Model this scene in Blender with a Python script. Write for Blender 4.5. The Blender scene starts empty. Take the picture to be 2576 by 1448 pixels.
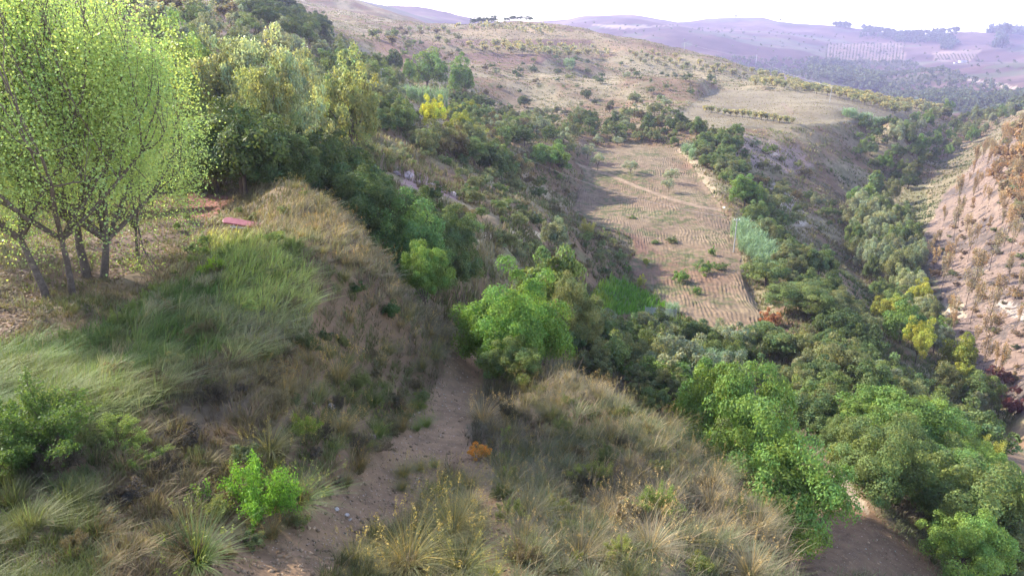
import bpy, math, random
import numpy as np
R = math.radians
sc = bpy.context.scene
# ------------------------------------------------------------------ camera, world, sun, exposure
PITCH = R(19.9); HFOV = R(70)
cam = bpy.data.cameras.new('camera'); cam.sensor_fit = 'HORIZONTAL'; cam.angle = HFOV
cam.clip_start = 0.1; cam.clip_end = 20000
camo = bpy.data.objects.new('camera', cam); sc.collection.objects.link(camo)
camo.location = (0, 0, 0); camo.rotation_euler = (R(90) - PITCH, 0, 0); sc.camera = camo
SUN_EL = R(31); SUN_AZ = math.atan2(-0.88, 0.47)          # sun stands beyond and to the left; azimuth from +Y
w = bpy.data.worlds.new('World'); sc.world = w; w.use_nodes = True
nt = w.node_tree; bg = nt.nodes['Background']
sky = nt.nodes.new('ShaderNodeTexSky'); sky.sky_type = 'NISHITA'; sky.sun_disc = False
sky.sun_elevation = SUN_EL; sky.sun_rotation = SUN_AZ; sky.air_density = 1.0; sky.dust_density = 1.0; sky.ozone_density = 1.5
tc = nt.nodes.new('ShaderNodeTexCoord'); sx = nt.nodes.new('ShaderNodeSeparateXYZ'); nt.links.new(tc.outputs['Generated'], sx.inputs[0])
mr = nt.nodes.new('ShaderNodeMapRange'); mr.interpolation_type = 'SMOOTHSTEP'; nt.links.new(sx.outputs[2], mr.inputs[0]); mr.inputs[1].default_value = .02; mr.inputs[2].default_value = .5; mr.inputs[3].default_value = 1; mr.inputs[4].default_value = 0
vl = nt.nodes.new('ShaderNodeMix'); vl.data_type = 'RGBA'; vl.blend_type = 'ADD'; nt.links.new(mr.outputs[0], vl.inputs[0]); nt.links.new(sky.outputs[0], vl.inputs[6]); vl.inputs[7].default_value = (3.6, 3.6, 3.8, 1)
nt.links.new(vl.outputs[2], bg.inputs[0]); bg.inputs[1].default_value = 0.15
sl = bpy.data.lights.new('sun', 'SUN'); sl.energy = 4.2; sl.angle = R(0.6); sl.color = (1.0, 0.94, 0.83)
so = bpy.data.objects.new('sun', sl); sc.collection.objects.link(so)
from mathutils import Vector
sd = Vector((math.sin(SUN_AZ) * math.cos(SUN_EL), math.cos(SUN_AZ) * math.cos(SUN_EL), math.sin(SUN_EL)))
so.rotation_euler = sd.to_track_quat('Z', 'Y').to_euler()
sc.view_settings.view_transform = 'Standard'; sc.view_settings.look = 'None'
sc.view_settings.exposure = 1.78; sc.view_settings.gamma = 1
sc.cycles.use_denoising = True
sc.cycles.volume_bounces = 1; sc.cycles.max_bounces = 6; sc.cycles.transparent_max_bounces = 4

# ------------------------------------------------------------------ pixel <-> place helpers (2576 x 1448 frame)
F = 1288 / math.tan(HFOV / 2); CP, SP = math.cos(PITCH), math.sin(PITCH)
def ray(u, v):
    a = (u - 1288) / F; b = (724 - v) / F
    y = CP + b * SP; z = -SP + b * CP
    return a / y, z / y
def proj(x, y, z):
    d = y * CP - z * SP; b = (y * SP + z * CP) / d; a = x / d
    return 1288 + a * F, 724 - b * F
rs = np.random.RandomState(7)

# ------------------------------------------------------------------ terrain heights: survey points (u, v, depth) -> smooth surface
PV = """
1150 1448 9|1150 1300 11|1150 1200 13.2|1150 1100 16|1150 1000 19.5|1150 900 23.5|1150 850 26.5
850 1350 9.7|1000 1150 14|900 1050 14.2|1000 900 20|850 900 17|950 1240 12
1290 960 22|1400 915 22.5|1550 1000 19.5|1700 1090 16.8|1830 1220 14|1950 1350 12|2010 1448 10.4
1300 1200 13|1500 1300 11|1500 1120 15.6|1700 1448 8.8|1400 1448 8.9|1750 1300 11.6|1300 1050 17.5
0 900 14|0 700 20|100 760 18.5|250 720 20.5|400 600 27|500 520 33|0 600 27|180 640 24|400 740 19.5|300 830 16.5
620 570 27|730 480 31|600 650 21.5|450 750 18.5|780 750 18|850 560 26|960 680 23.5|1050 770 24|700 870 15|400 900 13.6|0 1050 10.5
0 1448 6.3|400 1448 7|650 1448 8|300 1150 9.6|700 1200 10.5|500 1050 11.8|200 1000 11.6|640 1000 12.6|120 1200 8.4|500 1300 8.7
1250 585 60|1200 560 62|1100 500 64|1000 400 74|870 345 84|1150 640 50|1350 650 68|1300 560 72|1000 480 60|950 560 50|1350 530 92
1420 700 78|1450 620 92|1550 590 112|1600 640 106|1560 700 93|1470 760 75|1550 740 86|1600 790 79
1650 760 85.5|1700 800 78|1900 850 71|1900 700 95|1860 620 111|1800 500 146|1720 400 187|1500 370 200|1450 540 132|1450 450 160|1600 500 146|1700 620 111|1780 740 88|1600 430 170
1720 900 62|1600 900 58|1500 900 48|1800 960 50|1650 1000 44|1850 900 62|1750 850 71
2200 1300 25|2110 1210 29|2400 1448 22|2576 1448 24|2576 1250 37|2500 1130 44|2050 1120 37|2150 1000 50|2300 1100 45|2000 960 54|2050 1448 19.5|2400 1250 34|2150 1130 37
2000 700 98|2050 800 80|2100 900 66|2300 980 66|2420 1040 62|2100 700 110|2200 800 94
2470 940 84|2350 800 105|2250 700 132|2150 600 166|2250 480 220|2300 400 285|2400 350 345|2450 300 430|2576 270 500|2550 1050 70
2576 1000 70|2576 900 82|2500 900 86|2500 780 102|2576 700 112|2420 650 138|2576 500 146|2450 550 160|2576 350 200|2400 450 215|2480 400 235|2576 300 300|2576 1100 62
1700 320 232|1850 330 225|2000 326 236|2120 300 262|2250 305 262|1900 480 168|2000 550 158|2100 500 190|2100 400 222|2200 350 262|2300 340 300|1800 400 188|1750 345 212|1900 400 198|1980 640 128|2060 620 140|1960 580 140
1750 300 255|1800 240 350|2000 250 330|2200 275 318|1700 200 410|1900 290 272|1850 200 430|2000 205 440|2250 265 390|2350 300 380|2400 320 380
2100 220 450|2300 262 435|2400 288 430|1600 125 580|1800 162 540|1500 92 620|1400 62 640|1300 48 650|1180 60 650|1950 190 480
950 150 300|1100 150 380|1300 150 440|1300 100 540|1300 250 310|1500 250 340|1500 170 460|1100 250 215|1100 330 142|1300 330 202|1500 330 222|1400 400 162|1600 300 250|1250 450 106|1100 420 88|1200 380 125|1650 250 330
900 300 98|900 200 150|1000 250 175|800 105 230|600 64 170|450 38 160|300 22 150|0 15 130|1000 100 350|750 40 260|700 330 70|600 450 44|300 300 60|500 250 80|780 430 58|0 350 55|700 200 110|850 420 62
1700 142 1300|2000 192 1150|2300 242 900|2576 245 850|1450 43 2300|1600 45 2350|1850 52 2400|2100 77 2300|2300 102 2200|2450 92 2200|2576 102 2100|2100 150 1600|2300 160 1500|2576 170 1300|2450 130 1700|2200 120 1900|1800 100 1900|2400 200 1100|1550 85 1700|2350 150 1500|2520 140 1500
760 -30 1300|830 -6 1350|1000 24 1450|1130 46 1500|1180 58 1600|950 45 1100|1060 70 900
"""
# places the eye cannot see from here (u at the horizon, depth, height)
HID = """1150 33 -16|1150 40 -18|1280 30 -16|1280 42 -20|1000 30 -12.5|1000 38 -15|1420 28 -16.5|1420 38 -22|1601 24.5 -16.5|1601 34 -23|1700 22 -15.5|1790 20.5 -15.5|1790 28 -21
1967 17.2 -14|1967 24 -19.5|2142 14.5 -13|2142 19 -17|2240 12.5 -12|2240 16 -15.5|2380 10 -11.5|2500 8 -11.5|2380 14 -15.5|1880 18.5 -14.5|900 34 -11|900 45 -13|780 38 -9.5|700 38 -8.5
2250 145 -46|2350 100 -42|1300 900 -60|1500 800 -80|1700 800 -92|1900 780 -100|2100 750 -105|2300 620 -98|2500 620 -90|2150 600 -86|1700 660 -50|1400 760 -30|1180 760 -25
1450 3200 -60|1850 3300 -60|2200 3200 -80|2576 3000 -80|1000 2600 -20|600 2400 10|1288 2600 -20|100 600 20|400 700 28|600 600 16|1180 1100 -30|250 1500 60|500 6500 -150|1288 6500 -150|2000 6500 -150|2560 6500 -150|0 6500 -150|1350 1500 -50|1400 2300 -5
-900 5 -4|-900 12 -5.5|-900 30 -6.5|-900 120 -1|-900 1000 20|-900 6000 -100|3700 5 -15|3700 12 -18|3700 30 -28|3700 100 -40|3700 300 -20|3700 1000 -40|3700 6000 -150|3100 60 -32|3100 140 -30|3100 25 -24|1288 3 -5.2|1288 5.5 -6.4|400 3 -4.2|2100 3 -6.5|2300 6 -8.6|1288 2 -5|1800 5.5 -7.2|2000 8 -8.2|2150 8 -8.6"""
pts = []
for l in PV.strip().replace('\n', '|').split('|'):
    u, v, Y = map(float, l.split()); a, s = ray(u, v); pts.append((a, math.log(Y), s))
for l in HID.replace('\n', '|').split('|'):
    u, Y, z = map(float, l.split()); pts.append(((u - 1288) / (F / CP * 1.0), math.log(Y), z / Y))
pts = np.array(pts); KA = 2.6; EPS = 0.05
def ker(a, b, A, B): return np.sqrt(((a[:, None] - A[None]) * KA) ** 2 + (b[:, None] - B[None]) ** 2 + EPS ** 2)
A_, B_, S_ = pts.T; n = len(A_)
M = np.zeros((n + 3, n + 3)); M[:n, :n] = ker(A_, B_, A_, B_) - np.eye(n) * 0.004
M[:n, n] = 1; M[:n, n + 1] = A_; M[:n, n + 2] = B_; M[n, :n] = 1; M[n + 1, :n] = A_; M[n + 2, :n] = B_
W = np.linalg.solve(M, np.concatenate([S_, [0, 0, 0]]))
NA, NB = 900, 940
ga = np.linspace(-1.5, 1.5, NA); gb = np.linspace(math.log(2.2), math.log(3000), NB)
GA, GB = np.meshgrid(ga, gb)                      # rows: depth, cols: azimuth
def base_s(a, b):
    o = np.empty(len(a))
    for i in range(0, len(a), 20000):
        j = slice(i, i + 20000); o[j] = ker(a[j], b[j], A_, B_) @ W[:n] + W[n] + W[n + 1] * a[j] + W[n + 2] * b[j]
    return o
# coarse evaluation then bilinear refinement keeps this quick
ca = np.linspace(-1.5, 1.5, 301); cb = np.linspace(gb[0], gb[-1], 335); CA, CB = np.meshgrid(ca, cb)
CS = base_s(CA.ravel(), CB.ravel()).reshape(CA.shape)
def bil(G, a, b, a0, a1, b0, b1):
    x = np.clip((a - a0) / (a1 - a0), 0, 1) * (G.shape[1] - 1.001); y = np.clip((b - b0) / (b1 - b0), 0, 1) * (G.shape[0] - 1.001)
    i = x.astype(int); j = y.astype(int); fx = x - i; fy = y - j
    return (G[j, i] * (1 - fx) + G[j, i + 1] * fx) * (1 - fy) + (G[j + 1, i] * (1 - fx) + G[j + 1, i + 1] * fx) * fy
def hsh(i, j, k): 
    h = (i.astype(np.int64) * 374761393 + j.astype(np.int64) * 668265263 + k * 974634777) & 0x7fffffff
    h = (h ^ (h >> 13)) * 1274126177 & 0x7fffffff
    return ((h ^ (h >> 16)) & 0xffff) / 65535.0
def vnoise(x, y, k=0):
    i = np.floor(x).astype(np.int64); j = np.floor(y).astype(np.int64); fx = x - i; fy = y - j
    fx = fx * fx * (3 - 2 * fx); fy = fy * fy * (3 - 2 * fy)
    return (hsh(i, j, k) * (1 - fx) + hsh(i + 1, j, k) * fx) * (1 - fy) + (hsh(i, j + 1, k) * (1 - fx) + hsh(i + 1, j + 1, k) * fx) * fy * 1.0
def fbm(x, y, k=0, o=4):
    t = 0; a = .5
    for q in range(o): t = t + a * vnoise(x * 2 ** q, y * 2 ** q, k + q); a *= .5
    return t / (1 - .5 ** o)
def inpoly(u, v, poly):
    c = np.zeros(np.shape(u), bool); m = len(poly)
    for i in range(m):
        x1, y1 = poly[i]; x2, y2 = poly[(i + 1) % m]
        if y1 == y2: continue
        c ^= ((y1 > v) != (y2 > v)) & (u < (x2 - x1) * (v - y1) / (y2 - y1) + x1)
    return c
def P_(s): return [tuple(map(float, q.split())) for q in s.split(',')]
def PATHP(line, ws):      # polygon around a centre line, in frame units
    L = np.array(line, float); d = np.gradient(L, axis=0); nrm = np.stack([-d[:, 1], d[:, 0]], 1); nrm /= np.linalg.norm(nrm, axis=1)[:, None]
    ws = np.array(ws)[:, None] / 2
    return [tuple(q) for q in np.concatenate([L + nrm * ws, (L - nrm * ws)[::-1]])]
FIELD = P_("1500 362,1600 362,1700 378,1740 420,1790 490,1815 530,1850 580,1862 640,1880 720,1912 790,1905 850,1850 875,1780 830,1700 790,1660 762,1600 705,1575 668,1600 640,1585 600,1480 560,1440 530,1470 440,1440 410,1470 380")
PATH = PATHP([(560, 1470), (700, 1390), (850, 1310), (960, 1230), (1050, 1140), (1120, 1050), (1165, 950), (1165, 880), (1150, 840)], [300, 260, 200, 180, 170, 140, 110, 90, 70])
PATH2 = PATHP([(1150, 1120), (1210, 1190), (1240, 1290), (1270, 1380), (1300, 1470)], [70, 90, 110, 130, 150])
TRACK = P_("2095 1190,2130 1190,2180 1270,2260 1340,2400 1460,1940 1460,2030 1360,2110 1280")
ORCH = P_("-200 640,0 640,440 560,470 480,570 500,540 560,440 620,360 670,300 705,180 725,90 780,60 850,0 885,-200 920")
PLAT = P_("1690 300,1790 225,2090 235,2330 282,2240 300,2000 322,1760 325")
x0, y0 = GA * np.exp(GB), np.exp(GB)
base = bil(CS, GA, GB, -1.5, 1.5, gb[0], gb[-1])
PU, PVv = proj(GA, np.ones_like(GA), base)
flat = np.clip(inpoly(PU, PVv, FIELD) * (y0 > 60) + inpoly(PU, PVv, PLAT) * (y0 > 200) + inpoly(PU, PVv, PATH) * (y0 < 40) + inpoly(PU, PVv, PATH2) * (y0 < 40) + inpoly(PU, PVv, TRACK) * (y0 < 60), 0, 1).astype(float)
for _ in range(6):
    flat[1:-1, 1:-1] = (flat[1:-1, 1:-1] * 2 + flat[2:, 1:-1] + flat[:-2, 1:-1] + flat[1:-1, 2:] + flat[1:-1, :-2]) / 6
nz = np.zeros_like(base)
for q, lam in enumerate([.35, .8, 1.7, 3.6, 8, 18, 40, 90, 200, 420]):
    r = lam / y0; wgt = np.clip((r - .012) / .02, 0, 1) * np.clip((.5 - r) / .2, 0, 1)
    amp = {0: .10, 1: .11, 2: .10, 3: .08}.get(q, .07)
    nz += wgt * lam * amp * (fbm(x0 / lam + 13 * q, y0 / lam, q * 7, 2) * 2 - 1)
GS = base + nz * (1 - .85 * flat) / y0
def zs(a, b): return bil(GS, a, b, -1.5, 1.5, gb[0], gb[-1])
def zat(x, y):
    x = np.asarray(x, float); y = np.asarray(y, float)
    return zs(x / y, np.log(y)) * y
def at(u, v):            # where the line of sight first meets the ground
    a, s = ray(u, v); b = np.linspace(gb[0], gb[-1], 4000); q = zs(np.full(4000, a), b)
    k = np.argmax(q >= s)
    if q[k] < s: k = 3400
    Y = math.exp(b[k]); return a * Y, Y, s * Y
def vis(x, y, z, lift=0):      # is this point in view (mask, with u, v)
    a = x / y; s = (z + lift) / y; col = np.clip(((a + 1.5) / 3 * (NA - 1)).astype(int), 0, NA - 1); row = ((np.log(y) - gb[0]) / (gb[-1] - gb[0]) * (NB - 1)).astype(int)
    return CM[np.clip(row - 2, 0, NB - 1), col] <= s
CM = np.maximum.accumulate(GS, axis=0)

# ------------------------------------------------------------------ mesh helpers
def mk(name, V, Q, mat, col=None, parent=None, smooth=False, link=True):
    me = bpy.data.meshes.new(name); V = np.asarray(V, np.float32); Q = np.asarray(Q, np.int32)
    me.vertices.add(len(V)); me.vertices.foreach_set('co', V.ravel()); k = Q.shape[1]
    me.loops.add(Q.size); me.loops.foreach_set('vertex_index', Q.ravel())
    me.polygons.add(len(Q)); me.polygons.foreach_set('loop_start', np.arange(0, Q.size, k, dtype=np.int32))
    me.polygons.foreach_set('loop_total', np.full(len(Q), k, np.int32))
    if smooth: me.polygons.foreach_set('use_smooth', np.ones(len(Q), bool))
    me.update(calc_edges=True)
    if col is not None:
        at_ = me.attributes.new('Col', 'FLOAT_COLOR', 'POINT'); c = np.ones((len(V), 4), np.float32); c[:, :3] = col; at_.data.foreach_set('color', c.ravel())
    me.materials.append(mat)
    if not link: return me
    o = bpy.data.objects.new(name, me); sc.collection.objects.link(o)
    if parent: o.parent = parent
    return o
def tag(o, label=None, cat=None, group=None, kind=None):
    for k, v in (('label', label), ('category', cat), ('group', group), ('kind', kind)):
        if v: o[k] = v
    return o
def nodes(name):
    m = bpy.data.materials.new(name); m.use_nodes = True; t = m.node_tree; t.nodes.clear(); return m, t, t.nodes, t.links
def math_n(N, L, op, a, b=None):
    x = N.new('ShaderNodeMath'); x.operation = op
    for i, q in enumerate((a, b)):
        if q is None: continue
        if isinstance(q, (int, float)): x.inputs[i].default_value = q
        else: L.new(q, x.inputs[i])
    return x.outputs[0]
def mixc(N, L, bt, f, a, b):
    x = N.new('ShaderNodeMix'); x.data_type = 'RGBA'; x.blend_type = bt
    for i, q in ((0, f), (6, a), (7, b)):
        if isinstance(q, (int, float)): x.inputs[i].default_value = q
        elif isinstance(q, tuple): x.inputs[i].default_value = (*q, 1)
        else: L.new(q, x.inputs[i])
    return x.outputs[2]
def mat_leaf(name, trans=.38, rough=.55):
    m, t, N, L = nodes(name); out = N.new('ShaderNodeOutputMaterial'); a = N.new('ShaderNodeAttribute'); a.attribute_name = 'Col'
    oi = N.new('ShaderNodeObjectInfo'); c = mixc(N, L, 'MULTIPLY', 1.0, a.outputs[0], oi.outputs['Color'])
    p = N.new('ShaderNodeBsdfPrincipled'); p.inputs['Roughness'].default_value = rough; p.inputs['Specular IOR Level'].default_value = .12
    L.new(c, p.inputs[0]); tr = N.new('ShaderNodeBsdfTranslucent'); c2 = mixc(N, L, 'MULTIPLY', 1.0, c, (1.25, 1.2, .6)); L.new(c2, tr.inputs[0])
    mx = N.new('ShaderNodeMixShader'); mx.inputs[0].default_value = trans; L.new(p.outputs[0], mx.inputs[1]); L.new(tr.outputs[0], mx.inputs[2]); L.new(mx.outputs[0], out.inputs[0]); return m
def mat_noisy(name, c1, c2, scale, rough=.9, bump=.3, attr=False, spots=None):
    m, t, N, L = nodes(name); out = N.new('ShaderNodeOutputMaterial'); p = N.new('ShaderNodeBsdfPrincipled'); p.inputs['Roughness'].default_value = rough; p.inputs['Specular IOR Level'].default_value = .15
    g = N.new('ShaderNodeNewGeometry') if attr else N.new('ShaderNodeTexCoord'); vec = g.outputs['Position'] if attr else g.outputs['Object']
    n1 = N.new('ShaderNodeTexNoise'); n1.inputs['Scale'].default_value = scale; n1.inputs['Detail'].default_value = 8; n1.inputs['Roughness'].default_value = .65; L.new(vec, n1.inputs['Vector'])
    r = N.new('ShaderNodeMapRange'); r.inputs[1].default_value = .35; r.inputs[2].default_value = .65; L.new(n1.outputs[0], r.inputs[0])
    c = mixc(N, L, 'MIX', r.outputs[0], c1, c2)
    if attr:
        a = N.new('ShaderNodeAttribute'); a.attribute_name = 'Col'; c = mixc(N, L, 'MULTIPLY', 1.0, a.outputs[0], c)
    oi = N.new('ShaderNodeObjectInfo'); c = mixc(N, L, 'MULTIPLY', 1.0, c, oi.outputs['Color'])
    if spots:
        v = N.new('ShaderNodeTexVoronoi'); v.inputs['Scale'].default_value = spots; L.new(vec, v.inputs['Vector'])
        rr = N.new('ShaderNodeMapRange'); rr.inputs[1].default_value = .18; rr.inputs[2].default_value = .1; L.new(v.outputs['Distance'], rr.inputs[0])
        k = N.new('ShaderNodeMath'); k.operation = 'MULTIPLY'; L.new(rr.outputs[0], k.inputs[0]); k.inputs[1].default_value = .6; c = mixc(N, L, 'MIX', k.outputs[0], c, (.42, .36, .30))
    L.new(c, p.inputs[0]); b = N.new('ShaderNodeBump'); b.inputs['Strength'].default_value = bump; b.inputs['Distance'].default_value = .1; L.new(n1.outputs[0], b.inputs['Height']); L.new(b.outputs[0], p.inputs['Normal'])
    L.new(p.outputs[0], out.inputs[0]); return m
LEAF = mat_leaf('foliage'); LEAFP = mat_leaf('poplar_foliage', .5, .4); GRASS = mat_leaf('grass_blades', .3, .6)
BARK = mat_noisy('bark', (.085, .062, .048), (.165, .125, .098), 9); CHAR = mat_noisy('charred_bark', (.05, .04, .04), (.16, .12, .10), 5)
GROUND = mat_noisy('ground_soil', (.72, .72, .72), (1.25, 1.22, 1.18), 1.1, .95, .5, True)
FARG = mat_noisy('far_ground', (.78, .80, .8), (1.2, 1.17, 1.15), .02, .95, .1, True)
STONY = mat_noisy('stony_dirt', (.75, .75, .76), (1.22, 1.2, 1.16), 2.3, .95, .6, True, spots=11)
ROCK = mat_noisy('limestone', (.30, .27, .25), (.52, .47, .43), 3, .9, .8)
POLEM = mat_noisy('pole_concrete', (.30, .29, .27), (.42, .40, .38), 4, .8, .1)
REDP = mat_noisy('faded_red_paint', (.20, .055, .075), (.29, .09, .11), 6, .5, .1)
PALE = mat_noisy('pale_metal', (.5, .5, .52), (.62, .62, .64), 5, .5, .05)
WHITE = mat_noisy('whitewash', (.7, .68, .66), (.8, .79, .77), 1, .8, .05); ROOF = mat_noisy('roof_tiles', (.35, .18, .12), (.45, .25, .18), 2, .8, .2)
CANE = mat_noisy('dry_cane', (.22, .18, .18), (.36, .30, .29), 8)

# ------------------------------------------------------------------ ground sheet: real surface colours by land use
def rgb(*c): return np.array(c)
soil = rgb(.17, .108, .064); straw = rgb(.265, .215, .13); olive = rgb(.135, .125, .06); green = rgb(.085, .125, .035); burnt = rgb(.155, .110, .088); ash = rgb(.095, .075, .065)
X = GA * y0; Z = GS * y0; U, V = proj(X, y0, Z)
n1 = fbm(X / 3.1, y0 / 3.1, 3); n2 = fbm(X / 14 + 5, y0 / 14, 11); n3 = fbm(X / 90, y0 / 90 + 3, 23); n4 = fbm(X / .9, y0 / .9, 31)
def lerp(a, b, t): return a + (b - a) * np.clip(t, 0, 1)[..., None]
C = lerp(soil, straw, (n2 - .42) * 4); C = lerp(C, np.broadcast_to(olive, C.shape), (n1 - .52) * 4)
def paint(poly, y1, y2, col, k=1.0, soft=14):
    global C
    m = inpoly(U + (n4 - .5) * soft, V + (n1 - .5) * soft, poly) & (y0 > y1) & (y0 < y2); C[m] = C[m] * (1 - k) + col * k
near = y0 < 45
C[near] = lerp(soil * .9, rgb(.17, .13, .085), (n1[near] - .4) * 3)
paint(ORCH, 12, 60, rgb(.20, .135, .10), .9)
paint(P_("460 480,600 500,560 540,470 560"), 20, 60, rgb(.25, .10, .085), .8)
paint(P_("-400 950,0 890,330 790,420 690,520 590,740 590,800 760,760 860,520 1000,200 1020,-400 1250"), 8, 40, rgb(.11, .12, .05), .7)
far = y0 > 700
C[far] = lerp(rgb(.075, .046, .045), rgb(.13, .085, .07), (n3[far] - .4) * 4)
fg = far & (fbm(X / 160, y0 / 60, 41) > .60); C[fg] = C[fg] * .5 + rgb(.09, .12, .06) * .5
paint(P_("1000 90,1130 80,1290 62,1500 85,1560 115,1500 140,1300 140,1120 130,1000 130"), 300, 700, rgb(.27, .205, .115), .75)
paint(P_("1120 100,1480 100,1500 112,1300 118,1130 116"), 300, 700, rgb(.17, .10, .075), .9, 6)
paint(P_("1150 132,1400 138,1360 160,1250 166,1120 150"), 300, 700, rgb(.17, .10, .075), .9, 6)
paint(P_("1520 100,1640 120,1620 132,1540 128"), 300, 700, rgb(.25, .17, .10), .9, 6)
paint(P_("1600 130,2400 270,2400 290,2250 285,1900 215,1700 180,1560 150"), 300, 700, rgb(.27, .225, .125), .8)
paint(PLAT, 200, 500, rgb(.165, .14, .085), .95, 6)
paint(P_("2360 400,2440 370,2520 300,2600 300,2480 380,2400 470,2330 560"), 100, 420, rgb(.15, .125, .075), .8, 20)
paint(P_("1690 295,1770 290,1790 310,1700 318"), 180, 500, rgb(.42, .33, .25), .9, 6)
paint(P_("1740 290,1800 290,2000 322,1760 325"), 180, 500, rgb(.24, .17, .11), .8, 6)
m = inpoly(U, V, PLAT) & (y0 > 200) & (y0 < 500); C[m] = lerp(rgb(.15, .12, .075), rgb(.21, .175, .11), (n2[m] - .3) * 2.5) * (.85 + .3 * n1[m])[:, None]
paint(P_("1962 258,1968 256,1996 285,1990 290"), 180, 500, rgb(.19, .135, .10), .7, 8)
paint(P_("300 50,740 40,740 70,500 100,330 90"), 100, 400, rgb(.27, .19, .14), .85)
paint(P_("950 80,1110 110,1130 150,1050 165,940 130"), 150, 450, rgb(.20, .12, .085), .8)
BURN = P_("2300 640,2380 480,2480 380,2600 290,2800 300,2800 1100,2600 1060,2480 1000,2440 930,2350 830,2290 740")
paint(BURN, 55, 300, burnt * 1.15, .9, 30); m = inpoly(U, V, BURN) & (y0 > 55) & (y0 < 300) & (n1 > .56); C[m] = ash
paint(P_("2370 760,2420 760,2430 800,2360 800"), 55, 300, rgb(.36, .29, .2), 1, 20); paint(P_("2520 750,2600 790,2600 820,2500 770"), 55, 300, rgb(.3, .25, .21), 1, 10)
paint(P_("1940 470,1990 480,2030 560,2010 570,1960 520"), 100, 260, rgb(.44, .36, .29), .8, 40)
paint(P_("1870 340,2000 370,2060 420,2000 440,1850 400"), 100, 300, rgb(.30, .21, .19), .7, 30)
paint(P_("1000 420,1060 430,1160 480,1160 510,1100 490,1010 475"), 50, 110, rgb(.30, .19, .18), .9, 40)
paint(P_("1540 690,1690 770,1690 790,1500 790,1480 740"), 60, 120, rgb(.09, .15, .03), .95, 8)
paint(P_("1600 790,1700 790,1830 870,1800 900,1650 830"), 50, 120, rgb(.12, .16, .045), .8, 14)
paint(P_("1180 600,1280 575,1390 585,1390 600,1280 588,1190 612"), 40, 90, rgb(.45, .35, .23), .95, 8)
paint(P_("1690 365,1720 400,1750 430,1770 480,1800 520,1815 500,1790 440,1760 400,1710 370"), 110, 240, rgb(.27, .21, .14), .9, 10)
paint(P_("1840 550,1860 640,1900 740,1930 820,1960 800,1920 700,1900 600,1860 520"), 60, 170, rgb(.24, .20, .11), .8, 10)
paint(P_("1180 830,1450 900,1700 1060,1800 1180,1700 1130,1480 970,1380 920,1200 860"), 12, 30, straw * .7, .6)
PATHC = rgb(.23, .145, .085)
paint(PATH, 5, 40, PATHC, .95, 40); paint(PATH2, 5, 40, PATHC * .92, .9, 40); paint(TRACK, 10, 60, rgb(.175, .108, .066), .95, 20)
paint(P_("2095 1190,2130 1190,2180 1270,2190 1300,2110 1240"), 10, 60, rgb(.30, .24, .18), .9, 20)
paint(P_("2330 640,2400 830,2480 960,2400 960,2250 720,2180 600,2280 470,2330 470"), 60, 300, rgb(.10, .11, .05), .6, 20)
paint(P_("2200 243,2600 243,2600 265,2400 285,2320 262"), 300, 1200, rgb(.07, .12, .06), .85, 6)
paint(P_("1480 62,1700 66,1560 74"), 1000, 3000, rgb(.45, .35, .3), .5, 8)
paint(P_("2085 112,2270 108,2280 150,2080 160"), 900, 3000, rgb(.22, .155, .12), .8, 6); paint(P_("2345 130,2470 126,2440 155,2350 155"), 900, 3000, rgb(.28, .2, .16), .7, 6)
paint(P_("2420 195,2540 215,2560 222,2530 222,2420 200"), 700, 2000, rgb(.5, .4, .3), .8, 4)
idx = np.arange(NA * NB).reshape(NB, NA)
Qd = np.stack([idx[:-1, :-1], idx[:-1, 1:], idx[1:, 1:], idx[1:, :-1]], -1).reshape(-1, 4)
fu, fv, fy = [q[:-1, :-1].ravel() for q in (U + (n4 - .5) * 30, V + (n1 - .5) * 30, y0)]
reg = np.zeros(len(Qd), int)
reg[(inpoly(fu, fv, PATH) | inpoly(fu, fv, PATH2)) & (fy < 40)] = 1
reg[inpoly(fu, fv, TRACK) & (fy < 60) & (fy > 12)] = 2
reg[fy > 700] = 3
reg[(inpoly(fu, fv, PLAT)) & (fy > 200) & (fy < 600)] = 4
VV = np.stack([X.ravel(), y0.ravel(), Z.ravel()], 1); CC = C.reshape(-1, 3)
for k, (nm, mt) in enumerate((('ground', GROUND), ('dirt_path', STONY), ('gravel_track', STONY), ('distant_hills', FARG), ('hill_field', GROUND))):
    q = Qd[reg == k]; us, inv = np.unique(q, return_inverse=True)
    tag(mk(nm, VV[us], inv.reshape(-1, 4), mt, CC[us], smooth=True), kind='structure')
# ploughed field: its own sheet with real furrows, laid on the terrain
fx = np.arange(-14, 60, .09); fyy = np.arange(62, 215, .4); FX, FY = np.meshgrid(fx, fyy)
FX = FX + (FY - 62) * .15; fz = zat(FX, FY); fu, fv = proj(FX, FY, fz)
across = (FX - FY * .15) + (fbm(FX / 4, FY / 5, 61, 2) - .5) * 1.5 + (fbm(FX / 1.3, FY / 2.2, 63, 2) - .5) * .35
ph = across / .50; furrow = np.abs((ph % 1) - .5) * 2
soft = fbm(FX / 9, FY / 9, 71); amp = .13 * np.clip((soft - .25) * 3, .35, 1) * np.clip((fbm(FX / 1.2, FY / 2, 67, 2) - .2) * 2.2, .2, 1.2)
FZ = fz + .10 + amp * furrow + (fbm(FX / .5, FY / .5, 81, 3) - .5) * .16
nn = fbm(FX / 12, FY / 12, 91); FC = lerp(rgb(.33, .245, .175), rgb(.37, .295, .205), (nn - .4) * 4)
FC = lerp(FC, np.broadcast_to(rgb(.31, .19, .14), FC.shape), (fbm(FX / 16 + 9, FY / 16, 95) - .56) * 6)
gr_ = fbm(FX / 7, FY / 7, 97) * fbm(FX / .8, FY / .8, 99); FC = lerp(FC, np.broadcast_to(rgb(.17, .19, .085), FC.shape), (gr_ - .25) * 6)
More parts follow.
